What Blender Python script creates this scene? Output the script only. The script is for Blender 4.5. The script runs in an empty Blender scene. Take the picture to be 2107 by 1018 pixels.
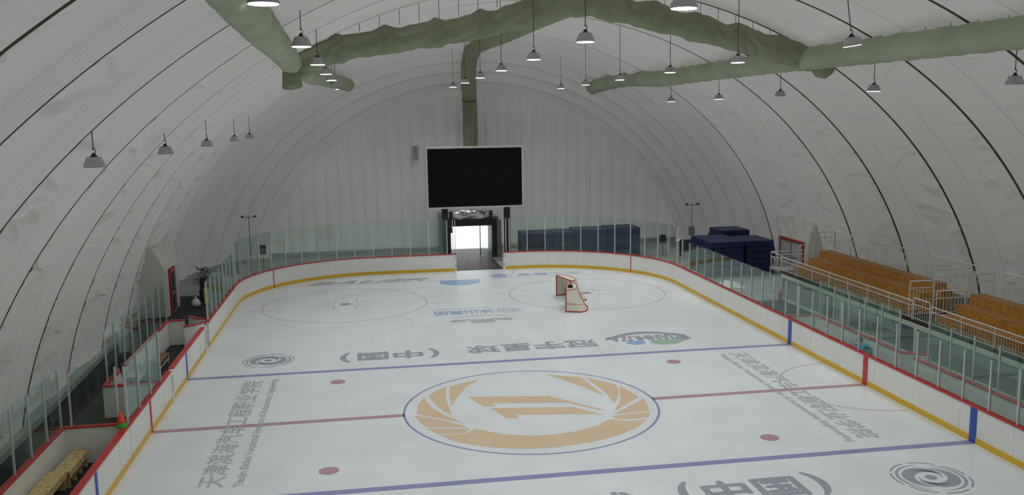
import bpy, math, random
import numpy as np
from mathutils import Vector, Matrix
random.seed(7)
RNG = np.random.default_rng(11)
SC = bpy.context.scene
COL = SC.collection
PI = math.pi

# ------------------------------------------------------------------ camera, world, exposure
cd = bpy.data.cameras.new('camera')
cd.sensor_fit = 'HORIZONTAL'; cd.sensor_width = 36.0
cd.lens = 1835.07 / 2107.0 * 36.0
cd.clip_start = 0.1; cd.clip_end = 500
cam = bpy.data.objects.new('camera', cd); COL.objects.link(cam)
_r = Vector((0.98676283, -0.16155008, -0.01416642))
_u = Vector((0.03751473, 0.14240901, 0.98909672))
_f = Vector((0.15777123, 0.97653533, -0.14658442))
cam.matrix_world = Matrix(((_r.x, _u.x, -_f.x, -5.480), (_r.y, _u.y, -_f.y, -30.142),
                           (_r.z, _u.z, -_f.z, 10.291), (0, 0, 0, 1)))
SC.camera = cam
W = bpy.data.worlds.new('overcast_sky'); SC.world = W; W.use_nodes = True
_nt = W.node_tree                                        # overcast sky: brightest overhead, dark ground below the horizon
_tc = _nt.nodes.new('ShaderNodeTexCoord'); _sp = _nt.nodes.new('ShaderNodeSeparateXYZ'); _cr = _nt.nodes.new('ShaderNodeValToRGB')
_mr = _nt.nodes.new('ShaderNodeMapRange'); _mr.inputs['From Min'].default_value = -1.0
_nt.links.new(_tc.outputs['Generated'], _sp.inputs[0]); _nt.links.new(_sp.outputs['Z'], _mr.inputs['Value']); _nt.links.new(_mr.outputs[0], _cr.inputs['Fac'])
_e = _cr.color_ramp.elements; _e[0].position = 0.47; _e[0].color = (0.03, 0.03, 0.03, 1); _e[1].position = 1.0; _e[1].color = (0.95, 0.97, 1.0, 1)
_m = _e.new(0.5); _m.color = (0.42, 0.43, 0.44, 1)
_nt.links.new(_cr.outputs['Color'], _nt.nodes['Background'].inputs[0])
_nt.nodes['Background'].inputs[1].default_value = 2.6
SC.view_settings.view_transform = 'Standard'; SC.view_settings.look = 'None'
SC.view_settings.exposure = 0.0; SC.view_settings.gamma = 1.0
SC.view_settings.use_curve_mapping = False
LAMP_WATT = 98.0
SC.cycles.max_bounces = 10; SC.cycles.diffuse_bounces = 5; SC.cycles.transparent_max_bounces = 24
SC.cycles.glossy_bounces = 3; SC.cycles.sample_clamp_indirect = 6
SC.cycles.caustics_reflective = False; SC.cycles.caustics_refractive = False
try:
    SC.cycles.use_denoising = True
except Exception:
    pass

# ------------------------------------------------------------------ materials
def mat(name, col, rough=0.6, metal=0.0, spec=0.5, noise=None, bump=None, emit=None):
    m = bpy.data.materials.new(name); m.use_nodes = True
    nt = m.node_tree; b = nt.nodes['Principled BSDF']
    b.inputs['Base Color'].default_value = (*col, 1)
    b.inputs['Roughness'].default_value = rough
    b.inputs['Metallic'].default_value = metal
    b.inputs['Specular IOR Level'].default_value = spec
    tc = None
    if noise or bump:
        tc = nt.nodes.new('ShaderNodeTexCoord')
    if noise:                                   # (scale, other colour, detail)
        n = nt.nodes.new('ShaderNodeTexNoise'); n.inputs['Scale'].default_value = noise[0]
        n.inputs['Detail'].default_value = noise[2] if len(noise) > 2 else 4
        nt.links.new(tc.outputs['Object'], n.inputs['Vector'])
        cr = nt.nodes.new('ShaderNodeValToRGB')
        cr.color_ramp.elements[0].position = 0.35; cr.color_ramp.elements[1].position = 0.68
        cr.color_ramp.elements[0].color = (*noise[1], 1); cr.color_ramp.elements[1].color = (*col, 1)
        nt.links.new(n.outputs['Fac'], cr.inputs['Fac'])
        nt.links.new(cr.outputs['Color'], b.inputs['Base Color'])
    if bump:                                    # (scale, strength)
        n2 = nt.nodes.new('ShaderNodeTexNoise'); n2.inputs['Scale'].default_value = bump[0]
        n2.inputs['Detail'].default_value = 5
        nt.links.new(tc.outputs['Object'], n2.inputs['Vector'])
        bp = nt.nodes.new('ShaderNodeBump'); bp.inputs['Strength'].default_value = bump[1]
        bp.inputs['Distance'].default_value = 0.05
        nt.links.new(n2.outputs['Fac'], bp.inputs['Height'])
        nt.links.new(bp.outputs['Normal'], b.inputs['Normal'])
    if emit:
        b.inputs['Emission Color'].default_value = (*emit[0], 1)
        b.inputs['Emission Strength'].default_value = emit[1]
    return m

def fabric_mat(name, col, dark, transl=0.14):
    m = mat(name, col, 0.75, 0, 0.25, noise=(0.35, dark, 6), bump=(2.2, 0.10))
    nt = m.node_tree; b = nt.nodes['Principled BSDF']; out = nt.nodes['Material Output']
    t = nt.nodes.new('ShaderNodeBsdfTranslucent'); t.inputs['Color'].default_value = (0.86, 0.87, 0.82, 1)
    mx = nt.nodes.new('ShaderNodeMixShader'); mx.inputs[0].default_value = transl
    nt.links.new(b.outputs[0], mx.inputs[1]); nt.links.new(t.outputs[0], mx.inputs[2])
    nt.links.new(mx.outputs[0], out.inputs['Surface'])
    return m

def glass_mat(name, tint, ior=1.5):
    m = bpy.data.materials.new(name); m.use_nodes = True
    nt = m.node_tree; nt.nodes.clear()
    out = nt.nodes.new('ShaderNodeOutputMaterial')
    tr = nt.nodes.new('ShaderNodeBsdfTransparent'); tr.inputs[0].default_value = (*tint, 1)
    gl = nt.nodes.new('ShaderNodeBsdfGlossy'); gl.inputs['Roughness'].default_value = 0.02
    gl.inputs['Color'].default_value = (0.9, 1.0, 0.97, 1)
    fr = nt.nodes.new('ShaderNodeFresnel'); fr.inputs['IOR'].default_value = ior
    ge = nt.nodes.new('ShaderNodeNewGeometry'); iv = nt.nodes.new('ShaderNodeMath'); iv.operation = 'SUBTRACT'; iv.inputs[0].default_value = 1.0
    mu = nt.nodes.new('ShaderNodeMath'); mu.operation = 'MULTIPLY'
    ad = nt.nodes.new('ShaderNodeMath'); ad.operation = 'ADD'; ad.inputs[1].default_value = 1.0      # both faces of the pane: 2R / (1 + R)
    dv = nt.nodes.new('ShaderNodeMath'); dv.operation = 'DIVIDE'; db = nt.nodes.new('ShaderNodeMath'); db.operation = 'MULTIPLY'; db.inputs[1].default_value = 2.0
    nt.links.new(fr.outputs[0], ad.inputs[0]); nt.links.new(fr.outputs[0], db.inputs[0]); nt.links.new(db.outputs[0], dv.inputs[0]); nt.links.new(ad.outputs[0], dv.inputs[1])
    nt.links.new(ge.outputs['Backfacing'], iv.inputs[1]); nt.links.new(iv.outputs[0], mu.inputs[0]); nt.links.new(dv.outputs[0], mu.inputs[1])
    mx = nt.nodes.new('ShaderNodeMixShader')
    nt.links.new(mu.outputs[0], mx.inputs[0]); nt.links.new(tr.outputs[0], mx.inputs[1])
    nt.links.new(gl.outputs[0], mx.inputs[2]); nt.links.new(mx.outputs[0], out.inputs['Surface'])
    return m

def osb_mat(name, c1, c2, c3, scale=14):
    m = bpy.data.materials.new(name); m.use_nodes = True
    nt = m.node_tree; b = nt.nodes['Principled BSDF']; b.inputs['Roughness'].default_value = 0.7
    tc = nt.nodes.new('ShaderNodeTexCoord')
    v = nt.nodes.new('ShaderNodeTexVoronoi'); v.inputs['Scale'].default_value = scale
    n = nt.nodes.new('ShaderNodeTexNoise'); n.inputs['Scale'].default_value = scale * 0.45; n.inputs['Detail'].default_value = 6
    nt.links.new(tc.outputs['Object'], v.inputs['Vector']); nt.links.new(tc.outputs['Object'], n.inputs['Vector'])
    s = nt.nodes.new('ShaderNodeSeparateColor'); nt.links.new(v.outputs['Color'], s.inputs[0])
    mt = nt.nodes.new('ShaderNodeMath'); mt.operation = 'ADD'; nt.links.new(s.outputs[0], mt.inputs[0])
    nt.links.new(n.outputs['Fac'], mt.inputs[1])
    m2 = nt.nodes.new('ShaderNodeMath'); m2.operation = 'MULTIPLY'; m2.inputs[1].default_value = 0.5
    nt.links.new(mt.outputs[0], m2.inputs[0])
    cr = nt.nodes.new('ShaderNodeValToRGB')
    cr.color_ramp.elements[0].color = (*c1, 1); cr.color_ramp.elements[0].position = 0.25
    cr.color_ramp.elements[1].color = (*c3, 1); cr.color_ramp.elements[1].position = 0.75
    e = cr.color_ramp.elements.new(0.5); e.color = (*c2, 1)
    nt.links.new(m2.outputs[0], cr.inputs['Fac']); nt.links.new(cr.outputs['Color'], b.inputs['Base Color'])
    return m

M = {}
M['liner'] = fabric_mat('white_dome_liner', (0.48, 0.475, 0.45), (0.44, 0.435, 0.41), 0.10)
M['grooveshade'] = fabric_mat('grey_groove_shade', (0.33, 0.325, 0.305), (0.30, 0.295, 0.275), 0.05)  # painted shade for the narrow grooves between the liner tubes
M['endgrooveshade'] = fabric_mat('soft_groove_shade', (0.54, 0.53, 0.52), (0.50, 0.49, 0.485), 0.05)  # paler painted shade in the valleys of end ribs and wall pleats
M['endliner'] = fabric_mat('white_end_liner', (0.64, 0.63, 0.62), (0.59, 0.58, 0.575), 0.06)
M['seam'] = mat('dark_seam', (0.085, 0.078, 0.055), 0.8)
M['duct'] = mat('green_duct_fabric', (0.46, 0.50, 0.37), 0.85, 0, 0.2, noise=(0.8, (0.39, 0.43, 0.31)), bump=(1.6, 0.35))
M['olive'] = mat('olive_duct_fabric', (0.33, 0.36, 0.24), 0.85, 0, 0.2, noise=(0.8, (0.27, 0.30, 0.20)), bump=(1.6, 0.4))
M['ductseam'] = mat('duct_seam', (0.18, 0.20, 0.14), 0.9)
M['cable'] = mat('dark_cable', (0.06, 0.06, 0.06), 0.6)
M['board'] = mat('white_board', (0.80, 0.80, 0.77), 0.35, 0, 0.4, noise=(0.9, (0.76, 0.76, 0.73)))
M['joint'] = mat('board_joint', (0.5, 0.5, 0.48), 0.6)
M['yellow'] = mat('yellow_kick', (0.72, 0.44, 0.015), 0.35)
M['red'] = mat('red_cap', (0.55, 0.018, 0.018), 0.35)
M['blue'] = mat('blue_stripe', (0.02, 0.08, 0.42), 0.4)
M['steel'] = mat('galvanised_post', (0.66, 0.68, 0.68), 0.35, 0.3)
M['alu'] = mat('aluminium', (0.55, 0.56, 0.55), 0.35, 0.75)
M['rail'] = mat('painted_rail', (0.72, 0.72, 0.67), 0.45, 0.1)
M['glass'] = glass_mat('shield_glass', (0.90, 0.955, 0.935))
M['clear'] = glass_mat('door_glass', (0.93, 0.96, 0.96))
M['rubber'] = mat('black_rubber', (0.018, 0.020, 0.021), 0.75, noise=(3, (0.012, 0.013, 0.014)))
M['concrete'] = mat('grey_floor', (0.36, 0.37, 0.36), 0.7, noise=(0.7, (0.26, 0.27, 0.27), 6))
M['curb'] = mat('pale_curb', (0.42, 0.43, 0.41), 0.8, noise=(2, (0.33, 0.34, 0.32)))
M['osb'] = osb_mat('orange_osb', (0.27, 0.115, 0.014), (0.42, 0.185, 0.022), (0.54, 0.27, 0.045), 16)
M['osbtop'] = osb_mat('worn_osb_tread', (0.25, 0.12, 0.03), (0.32, 0.155, 0.038), (0.38, 0.20, 0.06), 16)
M['osblight'] = osb_mat('pale_osb', (0.42, 0.29, 0.10), (0.60, 0.45, 0.20), (0.70, 0.56, 0.30), 16)
M['mat'] = mat('blue_vinyl', (0.011, 0.018, 0.09), 0.5, 0, 0.35, noise=(1.5, (0.007, 0.012, 0.058)), bump=(1.5, 0.2))
M['matedge'] = mat('dark_vinyl', (0.010, 0.013, 0.035), 0.6)
M['screen'] = mat('led_panel', (0.006, 0.007, 0.006), 0.8, 0, 0.2)
M['dark'] = mat('dark_steel', (0.022, 0.030, 0.030), 0.5)
M['black'] = mat('black_plastic', (0.015, 0.016, 0.017), 0.5)
M['shade'] = mat('grey_lamp_shade', (0.44, 0.45, 0.45), 0.5, 0.2)
M['lens_on'] = mat('lit_lens', (0.9, 0.9, 0.9), 0.4, emit=((1.0, 0.95, 1.0), 5.0))
M['lens_off'] = mat('unlit_lens', (0.40, 0.40, 0.40), 0.4)
M['foil'] = mat('crumpled_foil', (0.72, 0.74, 0.75), 0.25, 0.9, bump=(5, 1.0))
M['redframe'] = mat('red_door_frame', (0.42, 0.022, 0.012), 0.45)
M['doorwhite'] = mat('pale_door_leaf', (0.52, 0.50, 0.53), 0.5)
M['drape'] = mat('white_drape', (0.64, 0.64, 0.61), 0.8, bump=(1.3, 0.3))
M['snow'] = mat('bright_yard', (0.85, 0.85, 0.85), 0.8)
M['wet'] = mat('wet_floor', (0.10, 0.075, 0.06), 0.45, 0, 0.25, noise=(2.2, (0.03, 0.026, 0.024), 6))
M['net'] = mat('cream_net', (0.72, 0.70, 0.58), 0.8)
M['goalred'] = mat('goal_red', (0.45, 0.015, 0.03), 0.4)
M['wallgrey'] = mat('grey_panel', (0.25, 0.26, 0.245), 0.5, noise=(1.2, (0.20, 0.21, 0.20)))
M['palebeam'] = mat('pale_green_beam', (0.62, 0.68, 0.58), 0.5)
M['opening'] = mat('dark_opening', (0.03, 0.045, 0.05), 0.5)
M['conered'] = mat('cone_red', (0.80, 0.06, 0.02), 0.5)
M['conegreen'] = mat('cone_green', (0.05, 0.42, 0.03), 0.5)
M['brown'] = mat('brown_seat', (0.22, 0.12, 0.06), 0.6)
M['navy'] = mat('navy_cloth', (0.015, 0.018, 0.06), 0.7)
M['leaf'] = mat('dark_leaf', (0.02, 0.035, 0.018), 0.6)
M['yellowpad'] = mat('yellow_pad', (0.62, 0.50, 0.03), 0.6)
M['whitebag'] = mat('white_bag', (0.7, 0.7, 0.66), 0.7)
M['bluejacket'] = mat('bright_blue_jacket', (0.015, 0.30, 0.48), 0.7)
M['skin'] = mat('skin', (0.45, 0.25, 0.18), 0.5)
M['hair'] = mat('dark_hair', (0.02, 0.018, 0.016), 0.7)
M['trouser'] = mat('dark_trousers', (0.02, 0.022, 0.03), 0.8)

def ice_mat(name, col, alt, rough=0.28):
    m = mat(name, col, rough, 0, 0.35, noise=(0.55, alt, 8))
    nt = m.node_tree; b = nt.nodes['Principled BSDF']
    tc = nt.nodes.new('ShaderNodeTexCoord')
    mp = nt.nodes.new('ShaderNodeMapping'); mp.inputs['Scale'].default_value = (1.2, 0.25, 1)
    nt.links.new(tc.outputs['Object'], mp.inputs['Vector'])
    n = nt.nodes.new('ShaderNodeTexNoise'); n.inputs['Scale'].default_value = 1.5; n.inputs['Detail'].default_value = 3
    nt.links.new(mp.outputs[0], n.inputs['Vector'])
    mr = nt.nodes.new('ShaderNodeMapRange'); mr.inputs['To Min'].default_value = rough - 0.07; mr.inputs['To Max'].default_value = rough + 0.12
    nt.links.new(n.outputs['Fac'], mr.inputs['Value']); nt.links.new(mr.outputs[0], b.inputs['Roughness'])
    return m
M['ice'] = ice_mat('milky_ice', (0.765, 0.815, 0.84), (0.70, 0.755, 0.775))
def paint(name, col): return ice_mat(name, col, tuple(c * 0.93 for c in col))
M['p_red'] = paint('ice_paint_red', (0.46, 0.28, 0.32))
M['p_thinred'] = paint('ice_paint_thin_red', (0.56, 0.40, 0.44))
M['p_blue'] = paint('ice_paint_blue', (0.27, 0.28, 0.52))
M['p_orange'] = paint('ice_paint_orange', (0.72, 0.55, 0.37))
M['p_grey'] = paint('ice_paint_grey', (0.34, 0.35, 0.42))
M['p_greytext'] = paint('ice_paint_text', (0.47, 0.49, 0.53))
M['p_lightblue'] = paint('ice_paint_light_blue', (0.26, 0.45, 0.72))
M['p_bluetext'] = paint('ice_paint_blue_text', (0.38, 0.46, 0.68))
M['p_green'] = paint('ice_paint_green', (0.35, 0.52, 0.40))
M['p_pink'] = paint('ice_paint_pink', (0.62, 0.45, 0.45))

# ------------------------------------------------------------------ mesh helpers (world coordinates)
class MB:
    def __init__(s): s.v = []; s.f = []; s.m = []
    def add(s, vs, fs, mi=0):
        o = len(s.v); s.v += [tuple(v) for v in vs]; s.f += [tuple(i + o for i in f) for f in fs]; s.m += [mi] * len(fs); return s
    def box(s, x0, x1, y0, y1, z0, z1, mi=0):
        return s.add([(x0,y0,z0),(x1,y0,z0),(x1,y1,z0),(x0,y1,z0),(x0,y0,z1),(x1,y0,z1),(x1,y1,z1),(x0,y1,z1)],
                     [(0,3,2,1),(4,5,6,7),(0,1,5,4),(1,2,6,5),(2,3,7,6),(3,0,4,7)], mi)
    def hexa(s, b, t, mi=0):                     # four bottom points, four top points
        return s.add(list(b) + list(t), [(0,3,2,1),(4,5,6,7),(0,1,5,4),(1,2,6,5),(2,3,7,6),(3,0,4,7)], mi)
    def tube(s, pts, r, n=8, mi=0, cap=True, closed=False):
        P = [Vector(p) for p in pts]; R = r if isinstance(r, (list, tuple)) else [r] * len(P)
        rings = []; N = len(P); up0 = None
        for i in range(N):
            d = (P[(i+1) % N] - P[i-1]) if closed else (P[min(i+1, N-1)] - P[max(i-1, 0)])
            d.normalize()
            if up0 is None:
                up0 = Vector((0,0,1)) if abs(d.z) < 0.9 else Vector((1,0,0))
            sx = d.cross(up0)
            if sx.length < 1e-4: sx = d.cross(Vector((0,1,0)))
            sx.normalize(); uy = sx.cross(d).normalized(); up0 = uy
            rings.append([P[i] + (sx * math.cos(2*PI*k/n) + uy * math.sin(2*PI*k/n)) * R[i] for k in range(n)])
        vs = [v for ring in rings for v in ring]; fs = []
        for i in range(N if closed else N-1):
            a = i*n; b = ((i+1) % N)*n
            for k in range(n): fs.append((a+k, a+(k+1) % n, b+(k+1) % n, b+k))
        if cap and not closed: fs.append(tuple(range(n-1,-1,-1))); fs.append(tuple((N-1)*n+k for k in range(n)))
        return s.add(vs, fs, mi)
    def lathe(s, prof, c, n=20, mi=0):           # prof [(r, z)]
        vs = []; fs = []
        for r, z in prof:
            for k in range(n): vs.append((c[0]+r*math.cos(2*PI*k/n), c[1]+r*math.sin(2*PI*k/n), c[2]+z))
        for i in range(len(prof)-1):
            for k in range(n): fs.append((i*n+k, i*n+(k+1) % n, (i+1)*n+(k+1) % n, (i+1)*n+k))
        fs.append(tuple(range(n-1,-1,-1))); fs.append(tuple((len(prof)-1)*n+k for k in range(n)))
        return s.add(vs, fs, mi)
    def poly(s, pts, z, mi=0): return s.add([(x,y,z) for x,y in pts], [tuple(range(len(pts)))], mi)
    def ring(s, cx, cy, ri, ro, z, a0=0, a1=2*PI, n=96, mi=0):
        vs = []; fs = []
        for i in range(n+1):
            a = a0+(a1-a0)*i/n; vs += [(cx+ri*math.cos(a), cy+ri*math.sin(a), z), (cx+ro*math.cos(a), cy+ro*math.sin(a), z)]
        for i in range(n): fs.append((2*i, 2*i+1, 2*i+3, 2*i+2))
        return s.add(vs, fs, mi)
    def disc(s, cx, cy, r, z, n=40, mi=0): return s.poly([(cx+r*math.cos(2*PI*k/n), cy+r*math.sin(2*PI*k/n)) for k in range(n)], z, mi)
    def build(s, name, mats, parent=None, smooth=False, bevel=0.0):
        if not isinstance(mats, (list, tuple)): mats = [mats]
        off = Vector((0,0,0))
        q = parent
        while q is not None: off += q.location; q = q.parent
        me = bpy.data.meshes.new(name)
        me.from_pydata([(v[0]-off.x, v[1]-off.y, v[2]-off.z) for v in s.v], [], s.f)
        for m in mats: me.materials.append(M[m])
        if len(mats) > 1: me.polygons.foreach_set('material_index', s.m)
        if smooth: me.polygons.foreach_set('use_smooth', [True]*len(s.f))
        me.update()
        o = bpy.data.objects.new(name, me); COL.objects.link(o)
        if parent is not None: o.parent = parent
        if bevel:
            b = o.modifiers.new('bevel', 'BEVEL'); b.width = bevel; b.segments = 2; b.limit_method = 'ANGLE'
        return o

def tag(o, label=None, cat=None, group=None, kind=None):
    if label: o['label'] = label
    if cat: o['category'] = cat
    if group: o['group'] = group
    if kind: o['kind'] = kind
    return o
def thing(name, loc, label, cat, group=None):
    o = bpy.data.objects.new(name, None); o.empty_display_size = 0.3; o.location = loc; COL.objects.link(o)
    return tag(o, label, cat, group)
def copy_part(o, parent, loc=None):
    c = o.copy(); COL.objects.link(c); c.parent = parent
    if loc is not None: c.location = loc
    return c
def copy_tree(o, parent=None):
    c = o.copy(); COL.objects.link(c); c.parent = parent
    for ch in list(o.children): copy_tree(ch, c)
    return c
def hide_prop(): pass

# ------------------------------------------------------------------ the dome: vault, rounded far end, end walls
X0 = 3.11; DA, DB, DC = 20.53, 18.26, -2.64
AL = 0.03; CA, SA_ = math.cos(AL), math.sin(AL)          # the dome stands turned a little against the rink
def to_world(X, Y): return X*CA - Y*SA_, X*SA_ + Y*CA
def to_dome(x, y): return x*CA + y*SA_, -x*SA_ + y*CA
YB, YE2 = 27.0, 38.6
def sect(s, w):
    """point on the cross-section (s 0..1 from left floor to right floor) and its inward normal; w blends to the far end arch"""
    x0 = X0 + 1.2*w; c = DC*(1-w) - 5.15*w; a = DA*(1-w) + 17.2*w; b = DB*(1-w) + 17.2*w
    t0 = np.arcsin(-c/b); th = t0 + s*(PI - 2*t0)
    x = x0 - a*np.cos(th); z = c + b*np.sin(th)
    nx = -(x-x0)/a**2; nz = -(z-c)/b**2; l = np.sqrt(nx*nx+nz*nz)
    return x, z, nx/l, nz/l
def roof_z(x, y=0.0):
    X, Y = to_dome(x, y)
    z = DC + DB*math.sqrt(max(0.0, 1-((X-X0)/DA)**2))
    if Y > YB:
        w = 1-math.cos(math.asin(min(1, (Y-YB)/(YE2-YB)))); z = z*(1-w)+arch_z(X)*w
    return z
SEAMS = [-49.5, -44.2, -39, -33.7, -28.5, -23.2, -18.0, -14.25, -9.33, -4.0, 1.35, 6.35, 11.7, 16.5, 21.8, 27.0]
NS = 620
S = np.linspace(0, 1, NS+1)
def smooth(x): x = np.clip(x, 0, 1); return x*x*(3-2*x)
def seam_y(k): return np.full_like(S, SEAMS[k])
ARC = 58.0

def build_vault():
    ys = []; ds = []; colmat = []
    RB = [0.60+0.0775*i for i in range(6)]                    # five padded tubes between the loose panel and the seam
    U = [0.0, 0.0075, 0.014] + list(np.linspace(0.05, 0.595, 20))
    grooveshade = []
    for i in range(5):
        a, b = RB[i], RB[i+1]; grooveshade.append(len(U)); U += [a, a+.007] + list(np.linspace(a+.007, b, 6)[1:-1])
    grooveshade.append(len(U)); U += [RB[5], 0.9955]
    U = np.array(U)
    nb = len(SEAMS)-1
    for k in range(nb):
        y0 = seam_y(k); y1 = seam_y(k+1)
        rough = 1.0 if k >= 5 else 0.0; soft = k >= nb-2
        blk = []
        for u in U:
            yy = y0 + (y1-y0)*u
            if u <= 0.60:
                d = -(0.22 + 0.07*np.sin(S*23+k*2.1))*math.sin(PI*u/0.6)**0.8
            else:
                d = 0.07*abs(math.sin(PI*max(0, u-0.607)/0.0775))**0.7*(1 if u < .9875 else 0) * np.ones_like(S)
            if u <= 0.008: d = np.full_like(S, 0.055)
            blk.append((yy, d))
        Yb = np.array([b[0] for b in blk]); Db = np.array([b[1] for b in blk]); Sa = np.broadcast_to(S*ARC, Yb.shape)
        if rough:                                    # slack folds in the loose liner, fanning off the seams near the ground
            for side in (0, 1):
                for j in range(38):
                    sc = abs(RNG.normal(0, 0.13)) + 0.015
                    sc = min(sc, 0.40)
                    s_c = sc if side == 0 else 1-sc
                    u_c = RNG.choice([RNG.uniform(0.06, 0.2), RNG.uniform(0.4, 0.56)])
                    i = int(s_c*NS); yc = (y0[i] + (y1[i]-y0[i])*u_c)
                    ang = RNG.normal(0, 0.45)
                    L = RNG.uniform(0.5, 1.5); wd = RNG.uniform(0.06, 0.13); amp = RNG.uniform(0.07, 0.19)*(1.25-2.2*sc)
                    dy = Yb-yc; da = (Sa-s_c*ARC)*(1 if side == 0 else -1)
                    p = dy*math.cos(ang) + da*math.sin(ang); q = -dy*math.sin(ang) + da*math.cos(ang) - RNG.uniform(-0.3, 0.3)*p*p
                    win = np.exp(-(p/L)**2) * np.clip((U[:, None])/0.06, 0, 1)*np.clip((0.60-U[:, None])/0.08, 0, 1)
                    Db = Db + amp*win*(np.exp(-(q/wd)**2) - 0.5*np.exp(-((q-1.6*wd)/(1.5*wd))**2))
        for j in range(len(U)):
            ys.append(Yb[j]); ds.append(Db[j]); colmat.append(1 if (j == 0 and k != nb-1) or (j == len(U)-1 and k < nb-2) or (j == len(U)-1 and k == nb-1) else (3 if j in grooveshade else 0))
    nb_cols = len(ys)
    YY = np.array(ys); DD = np.array(ds)
    x, z, nx, nz = sect(S, 0.0)
    V = np.stack([x[None]+nx[None]*DD, YY, z[None]+nz[None]*DD], -1)
    # rounded far end: seven padded ribs
    ye = YE2; yb = YB; cap = []
    NR = 7; per = 9
    QS = [0.0, 0.16]
    for i in range(NR): QS += list(np.linspace(i*per+(.5 if i == 0 else .35), (i+1)*per, per))
    per = per+0
    for q in QS:
        phi = (q/(NR*per))*PI/2; w = 1-math.cos(phi)
        xx, zz, ax, az = sect(S, w)
        d = 0.36*abs(math.sin(PI*q/per))**0.75
        yy = yb + (ye-yb)*math.sin(phi)
        cap.append(np.stack([xx+ax*d*math.cos(phi), np.full_like(xx, yy-d*math.sin(phi)), zz+az*d*math.cos(phi)], -1))
    V = np.concatenate([V, np.array(cap)], 0)
    V = np.stack([V[..., 0]*CA - V[..., 1]*SA_, V[..., 0]*SA_ + V[..., 1]*CA, V[..., 2]], -1)
    nc = V.shape[0]; n1 = NS+1
    idx = np.arange(nc*n1).reshape(nc, n1)
    q = np.stack([idx[:-1, :-1], idx[1:, :-1], idx[1:, 1:], idx[:-1, 1:]], -1).reshape(-1, 4)
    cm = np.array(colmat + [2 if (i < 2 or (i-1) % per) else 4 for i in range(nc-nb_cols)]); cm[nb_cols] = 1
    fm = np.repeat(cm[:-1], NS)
    me = bpy.data.meshes.new('ceiling')
    me.vertices.add(nc*n1); me.vertices.foreach_set('co', V.reshape(-1))
    nf = len(q); me.loops.add(nf*4); me.loops.foreach_set('vertex_index', q.reshape(-1))
    me.polygons.add(nf); me.polygons.foreach_set('loop_start', np.arange(0, nf*4, 4))
    for m in ('liner', 'seam', 'endliner', 'grooveshade', 'endgrooveshade'): me.materials.append(M[m])
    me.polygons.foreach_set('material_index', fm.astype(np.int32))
    me.polygons.foreach_set('use_smooth', np.ones(nf, dtype=bool))
    me.update(calc_edges=True); me.validate()
    o = bpy.data.objects.new('ceiling', me); COL.objects.link(o)
    tag(o, 'white ribbed fabric vault of the air dome with dark seams', None, None, 'structure')
build_vault()

def arch_z(x):
    return -5.15 + 17.2*math.sqrt(max(0, 1-((x-4.31)/17.2)**2))
def build_end_wall():
    mb = MB(); ye = YE2; per = 8; pw = 0.93
    x0 = 4.31-16.41; x1 = 4.31+16.41
    n = int((x1-x0)/pw*per); NZ = 14
    n = n//per*per; pw = (x1-x0)/(n//per); fr = [0, .04] + [k/per for k in range(1, per)]
    xs = [x0+pw*(i+f) for i in range(n//per) for f in fr] + [x1]; n = len(xs)-1; wl = per+1
    grid = []
    for x in xs:
        zt = max(0.02, arch_z(x)); zb = 2.95 if 1.25 < x < 4.9 else 0.0
        ph = (x-x0)/pw; d = 0.21*abs(math.sin(PI*ph))**0.8
        grid.append([(*to_world(x, ye-d*min(1, 3*(1-k/NZ)+0.05)), zb+(zt-zb)*k/NZ) for k in range(NZ+1)])
    vs = [v for c in grid for v in c]; m = NZ+1
    fs = [(i*m+k, (i+1)*m+k, (i+1)*m+k+1, i*m+k+1) for i in range(n) for k in range(NZ)]
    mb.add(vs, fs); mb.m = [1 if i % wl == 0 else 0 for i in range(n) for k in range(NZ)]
    o = mb.build('wall_back', ['endliner', 'endgrooveshade'], smooth=True)
    tag(o, 'white quilted fabric end wall behind the scoreboard screen', None, None, 'structure')
    # wall behind the camera closes the dome
    mb = MB(); pts = [(*sect(np.array([s]), 0.0)[:2],) for s in np.linspace(0, 1, 60)]
    mb.add([(*to_world(float(p[0][0]), -49.4), float(p[1][0])) for p in pts], [tuple(range(60))])
    tag(mb.build('wall_front', 'liner'), 'white fabric end wall at the near end of the dome', None, None, 'structure')
build_end_wall()

# ------------------------------------------------------------------ floor, ice and ice paint
mb = MB(); mb.box(-20, 26, -50, 38.6, -0.3, -0.012)
tag(mb.build('floor', 'concrete'), 'grey concrete floor around the ice', None, None, 'structure')
mb = MB(); mb.box(-17.35, -12.98, -30, 24.0, -0.012, -0.004)
tag(mb.build('floor_1', 'rubber'), 'black rubber walkway beside the left boards', None, None, 'structure')
mb = MB(); mb.box(13.0, 16.9, -20, 15.2, -0.012, -0.004)
tag(mb.build('floor_2', 'rubber'), 'dark rubber walkway beside the right boards', None, None, 'structure')
def dome_box(mb, X0_, X1_, Y0_, Y1_, z0, z1):
    A = [to_world(X, Y) for X, Y in ((X0_, Y0_), (X1_, Y0_), (X1_, Y1_), (X0_, Y1_))]
    return mb.hexa([(*a, z0) for a in A], [(*a, z1) for a in A])
mb = MB(); dome_box(mb, -17.3, -16.85, -40, 26.9, -0.012, 0.22)
tag(mb.build('trim_1', 'curb'), 'pale curb at the foot of the left dome wall', None, None, 'structure')
mb = MB(); dome_box(mb, -11.6, 1.05, 37.9, 38.55, -0.012, 0.30); dome_box(mb, 5.1, 20.2, 37.9, 38.55, -0.012, 0.30)
tag(mb.build('trim_2', 'curb'), 'pale skirt at the foot of the end wall', None, None, 'structure')
mb = MB(); mb.box(0.27, 3.4, 28.75, 34.0, -0.012, 0.0)
tag(mb.build('floor_3', 'wet'), 'wet muddy floor in the end doorway', None, None, 'structure')

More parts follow.
